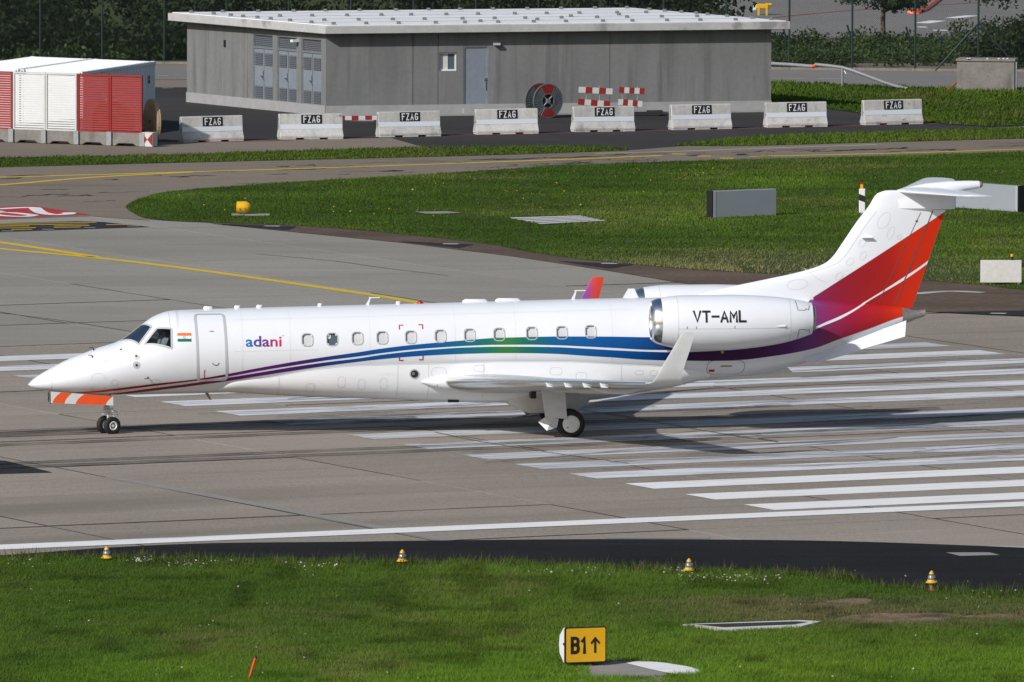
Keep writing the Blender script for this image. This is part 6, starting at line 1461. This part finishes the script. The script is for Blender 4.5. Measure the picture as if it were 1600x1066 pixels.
MB().tube([(.35, 0, .83), (.35, 0, .95)], .045, 8).build('lamp_base', 'black', pb); MB().tube([(.35, 0, .95), (.35, 0, 1.03)], .05, 8).build('lamp_cap', 'yellow_paint', pb); MB().tube([(.35, 0, 1.03), (.35, 0, 1.22)], .008, 5).build('aerial', 'black', pb); MB().box((.69, 0, .68), (.08, .12, .14)).build('socket', 'black', pb)
p = at(380.5, 338); yl = empty('yellow_lamp', p, 0, 'yellow drum-shaped airfield lamp on the grass island tip', 'lamp')
c_ = MB(); c_.lathe([(.001, -.21), (.10, -.205), (.165, -.19), (.17, .02), (.16, .10), (.12, .17), (.06, .205), (.001, .215)], (0, 0, .26), 'X', 22); c_.build('drum', 'yellow_paint', yl, smooth=40)
MB().tube([(0, 0, .02), (0, 0, .12)], .035, 8).build('stem', 'galv', yl); MB().box((.2, 0, .05), (1.1, .5, .03)).build('pad', 'patch', yl)
for x in (-.1, .05): MB().box((x, -.165, .22), (.025, .03, .05)).build('clip', 'base_concrete', yl)
yl.scale = (1.22, 1.22, 1.22)
# slatted white cover and small slab in the island
dcv = empty('slatted_cover', at(872, 347), 0, 'flat white slatted pit cover lying in the grass island', 'cover')
cq = [(795, 343), (905, 339.8), (950, 348.4), (850, 353.6)]; cq = [at(*q) - at(872, 347) for q in cq]
for k in range(5):
    a, b = k / 5 + .02, k / 5 + .125; L_ = [cq[0] * (1 - t) + cq[3] * t for t in (a, b)]; R_ = [cq[1] * (1 - t) + cq[2] * t for t in (a, b)]
    MB().prism([L_[0], R_[0], R_[1], L_[1]], (0, 0, .061), (0, 0, .069)).build('beam', 'mottled_white', dcv)
MB().prism(cq, (0, 0, .042), (0, 0, .06)).build('pit', 'black', dcv)
s_ = sheet('concrete_slab', [at(*q) - at(685, 335.5) for q in ((648, 334), (700, 333.2), (722, 336), (668, 337.6))], .07, 'patch'); s_.location = at(685, 335.5); tag(s_, 'small flat concrete slab half buried in the grass island', 'slab')

# ------------------------------------------------------------------ foreground
def edge_light(x, y, lift, label, first):
    e = empty('edge_light', at(x, y, .042), 0, label, 'light', 'yellow runway edge lights along the verge') if first is None else copy_tree(first)
    if first is not None: e.location = at(x, y, .042); e['label'] = label; return e
    MB().lathe([(.028, 0), (.028, .07)], (0, 0, 0), 'Z', 12).build('stem', 'galv', e)
    MB().lathe([(.04, .05), (.112, .062), (.112, .075), (.085, .095), (.08, .118), (.06, .12)], (0, 0, 0), 'Z', 24).build('collar', 'yellow_paint', e, smooth=35)
    MB().lathe([(.072, .118), (.074, .16), (.066, .195), (.045, .215), (.03, .222)], (0, 0, 0), 'Z', 24).build('glass_bell', 'glass_bell', e, smooth=60)
    MB().lathe([(.03, .218), (.052, .232), (.05, .242), (.02, .285), (.001, .30)], (0, 0, 0), 'Z', 20).build('cap', 'yellow_paint', e, smooth=35)
    return e
el = edge_light(166.5, 877, 0, 'yellow edge light at far left beside white-flowering weeds', None)
edge_light(628.5, 882, 0, 'second yellow edge light from the left, below the main fuselage', el)
edge_light(1076.5, 896, 0, 'third yellow edge light, next to white flowers right of centre', el)
e4 = edge_light(1455.5, 922, 0, 'rightmost yellow edge light, raised above an orange ground plate', el)
e4.location.z = .14
MB().lathe([(.03, -.10), (.03, .02)], (0, 0, 0), 'Z', 12).build('riser', 'galv', e4); MB().lathe([(.001, -.055), (.09, -.06), (.125, -.083), (.13, -.1)], (0, 0, 0), 'Z', 20).build('ground_plate', 'orange', e4)
for o in list(COL.objects):
    if o.name.startswith('edge_light'): o.scale = (1.22, 1.22, 1.22)
# direction sign
sb = at(905, 1042); sd_ = RA.copy(); ang = R(21); d = Vector((math.cos(ang), math.sin(ang), 0)); n = Vector((d.y, -d.x, 0)); mm = face_mtx(d, n)
SG = empty('direction_sign', at(915, 1041, .05), 0, 'yellow B1 arrow taxiway sign with black border in the foreground grass', 'sign')
W_, H_ = .98, .80; zc = .07 + H_ / 2
def SP(u, z, o): return d * u + n * o + Vector((0, 0, zc + z))
prof = [(x, z) for x, z in rrect(W_, H_, .05)]
MB().prism([SP(x, z, 0) for x, z in prof], (0, 0, 0), -n * .05).build('border', 'black', SG)
v = [SP(x, z, .006) for x, z in rrect(W_ - .055, H_ - .055, .035)]; from_data('face', v, [tuple(range(len(v)))], 'sign_yellow', SG)
cap_ = MB(); pr = [(-.05, -H_ / 2 + .01), (-.05, H_ / 2 - .01), (-.13, H_ / 2 - .02), (-.36, H_ / 4), (-.40, 0), (-.36, -H_ / 4), (-.13, -H_ / 2 + .02)]
cap_.prism([SP(-W_ / 2 + .012, z, o) for o, z in pr], (0, 0, 0), d * (W_ - .024)); cap_.build('housing', 'white_plastic', SG, bevel=.008)
MB().box(SP(-W_ / 2, .03, -.07), (.03, .03, .05), mtx=mm).build('latch', 'steel', SG)
tv, tf = stroke_text('B1', .36, .385, .072, .34); from_data('lettering', [SP(-.18 + x, .0 + z, .012 + .001 * k) for x, z, k in tv], tf, 'black', SG)
ar = MB(); a0 = .22
ar.prism([SP(a0 - .025, -.18, .010), SP(a0 + .025, -.18, .010), SP(a0 + .025, .165, .010), SP(a0 - .025, .165, .010)], (0, 0, 0), n * .004)
for s in (-1, 1): ar.prism([SP(a0, .175, .0145), SP(a0, .112, .0145), SP(a0 + s * .092, .005, .0145), SP(a0 + s * .108, .055, .0145)], (0, 0, 0), n * .002)
ar.build('arrow', 'black', SG)
for u in (-.25, .22): MB().box(SP(u, -H_ / 2 - .02, -.15), (.06, .06, .12), mtx=mm).box(SP(u, -H_ / 2 - .055, -.15), (.16, .16, .03), mtx=mm).build('foot', 'black', SG)
o = sheet('sign_pad', px_poly([(905, 1046), (955, 1034), (1000, 1036), (1040, 1054), (1060, 1080), (900, 1080)]), .050, 'patch'); o2 = o; tag(o, 'grey concrete pad under the yellow sign', 'pad')
o = sheet('white_slab', px_poly(smooth_curve([(978, 1040.5), (1000, 1037.5), (1045, 1040.5), (1082, 1047.5), (1096, 1053.5), (1078, 1058), (1040, 1055), (978, 1040.5)], 3)[:-1]), .062, 'paint_white'); tag(o, 'white painted slab beside the yellow sign pad', 'slab')
pc = empty('pit_cover', at(1172, 982), 0, 'flat pit cover with white rim and dark lid in the foreground grass', 'cover'); oq = at(1172, 982)
pq = [at(*q) - oq for q in ((1066, 981.5), (1250, 975), (1284, 977), (1252, 984.5), (1125, 990))]; MB().prism(pq, (0, 0, .04), (0, 0, .09)).build('rim', 'mottled_white', pc)
pq = [at(*q) - oq for q in ((1086, 982.2), (1245, 977.3), (1262, 978.4), (1240, 982.2), (1130, 986.6))]; MB().prism(pq, (0, 0, .091), (0, 0, .096)).build('lid', 'dark_asphalt', pc)
os_ = at(389, 1061, .04); st = empty('orange_stake', os_, 0, 'leaning orange marker stake at the bottom edge', 'stake')
MB().tube([(0, 0, 0), (.14, 0, .46)], .028, 10).build('shaft', 'orange', st, smooth=60); MB().tube([(.14, 0, .46), (.152, 0, .50)], .03, 10).build('cap', 'black', st, smooth=60)
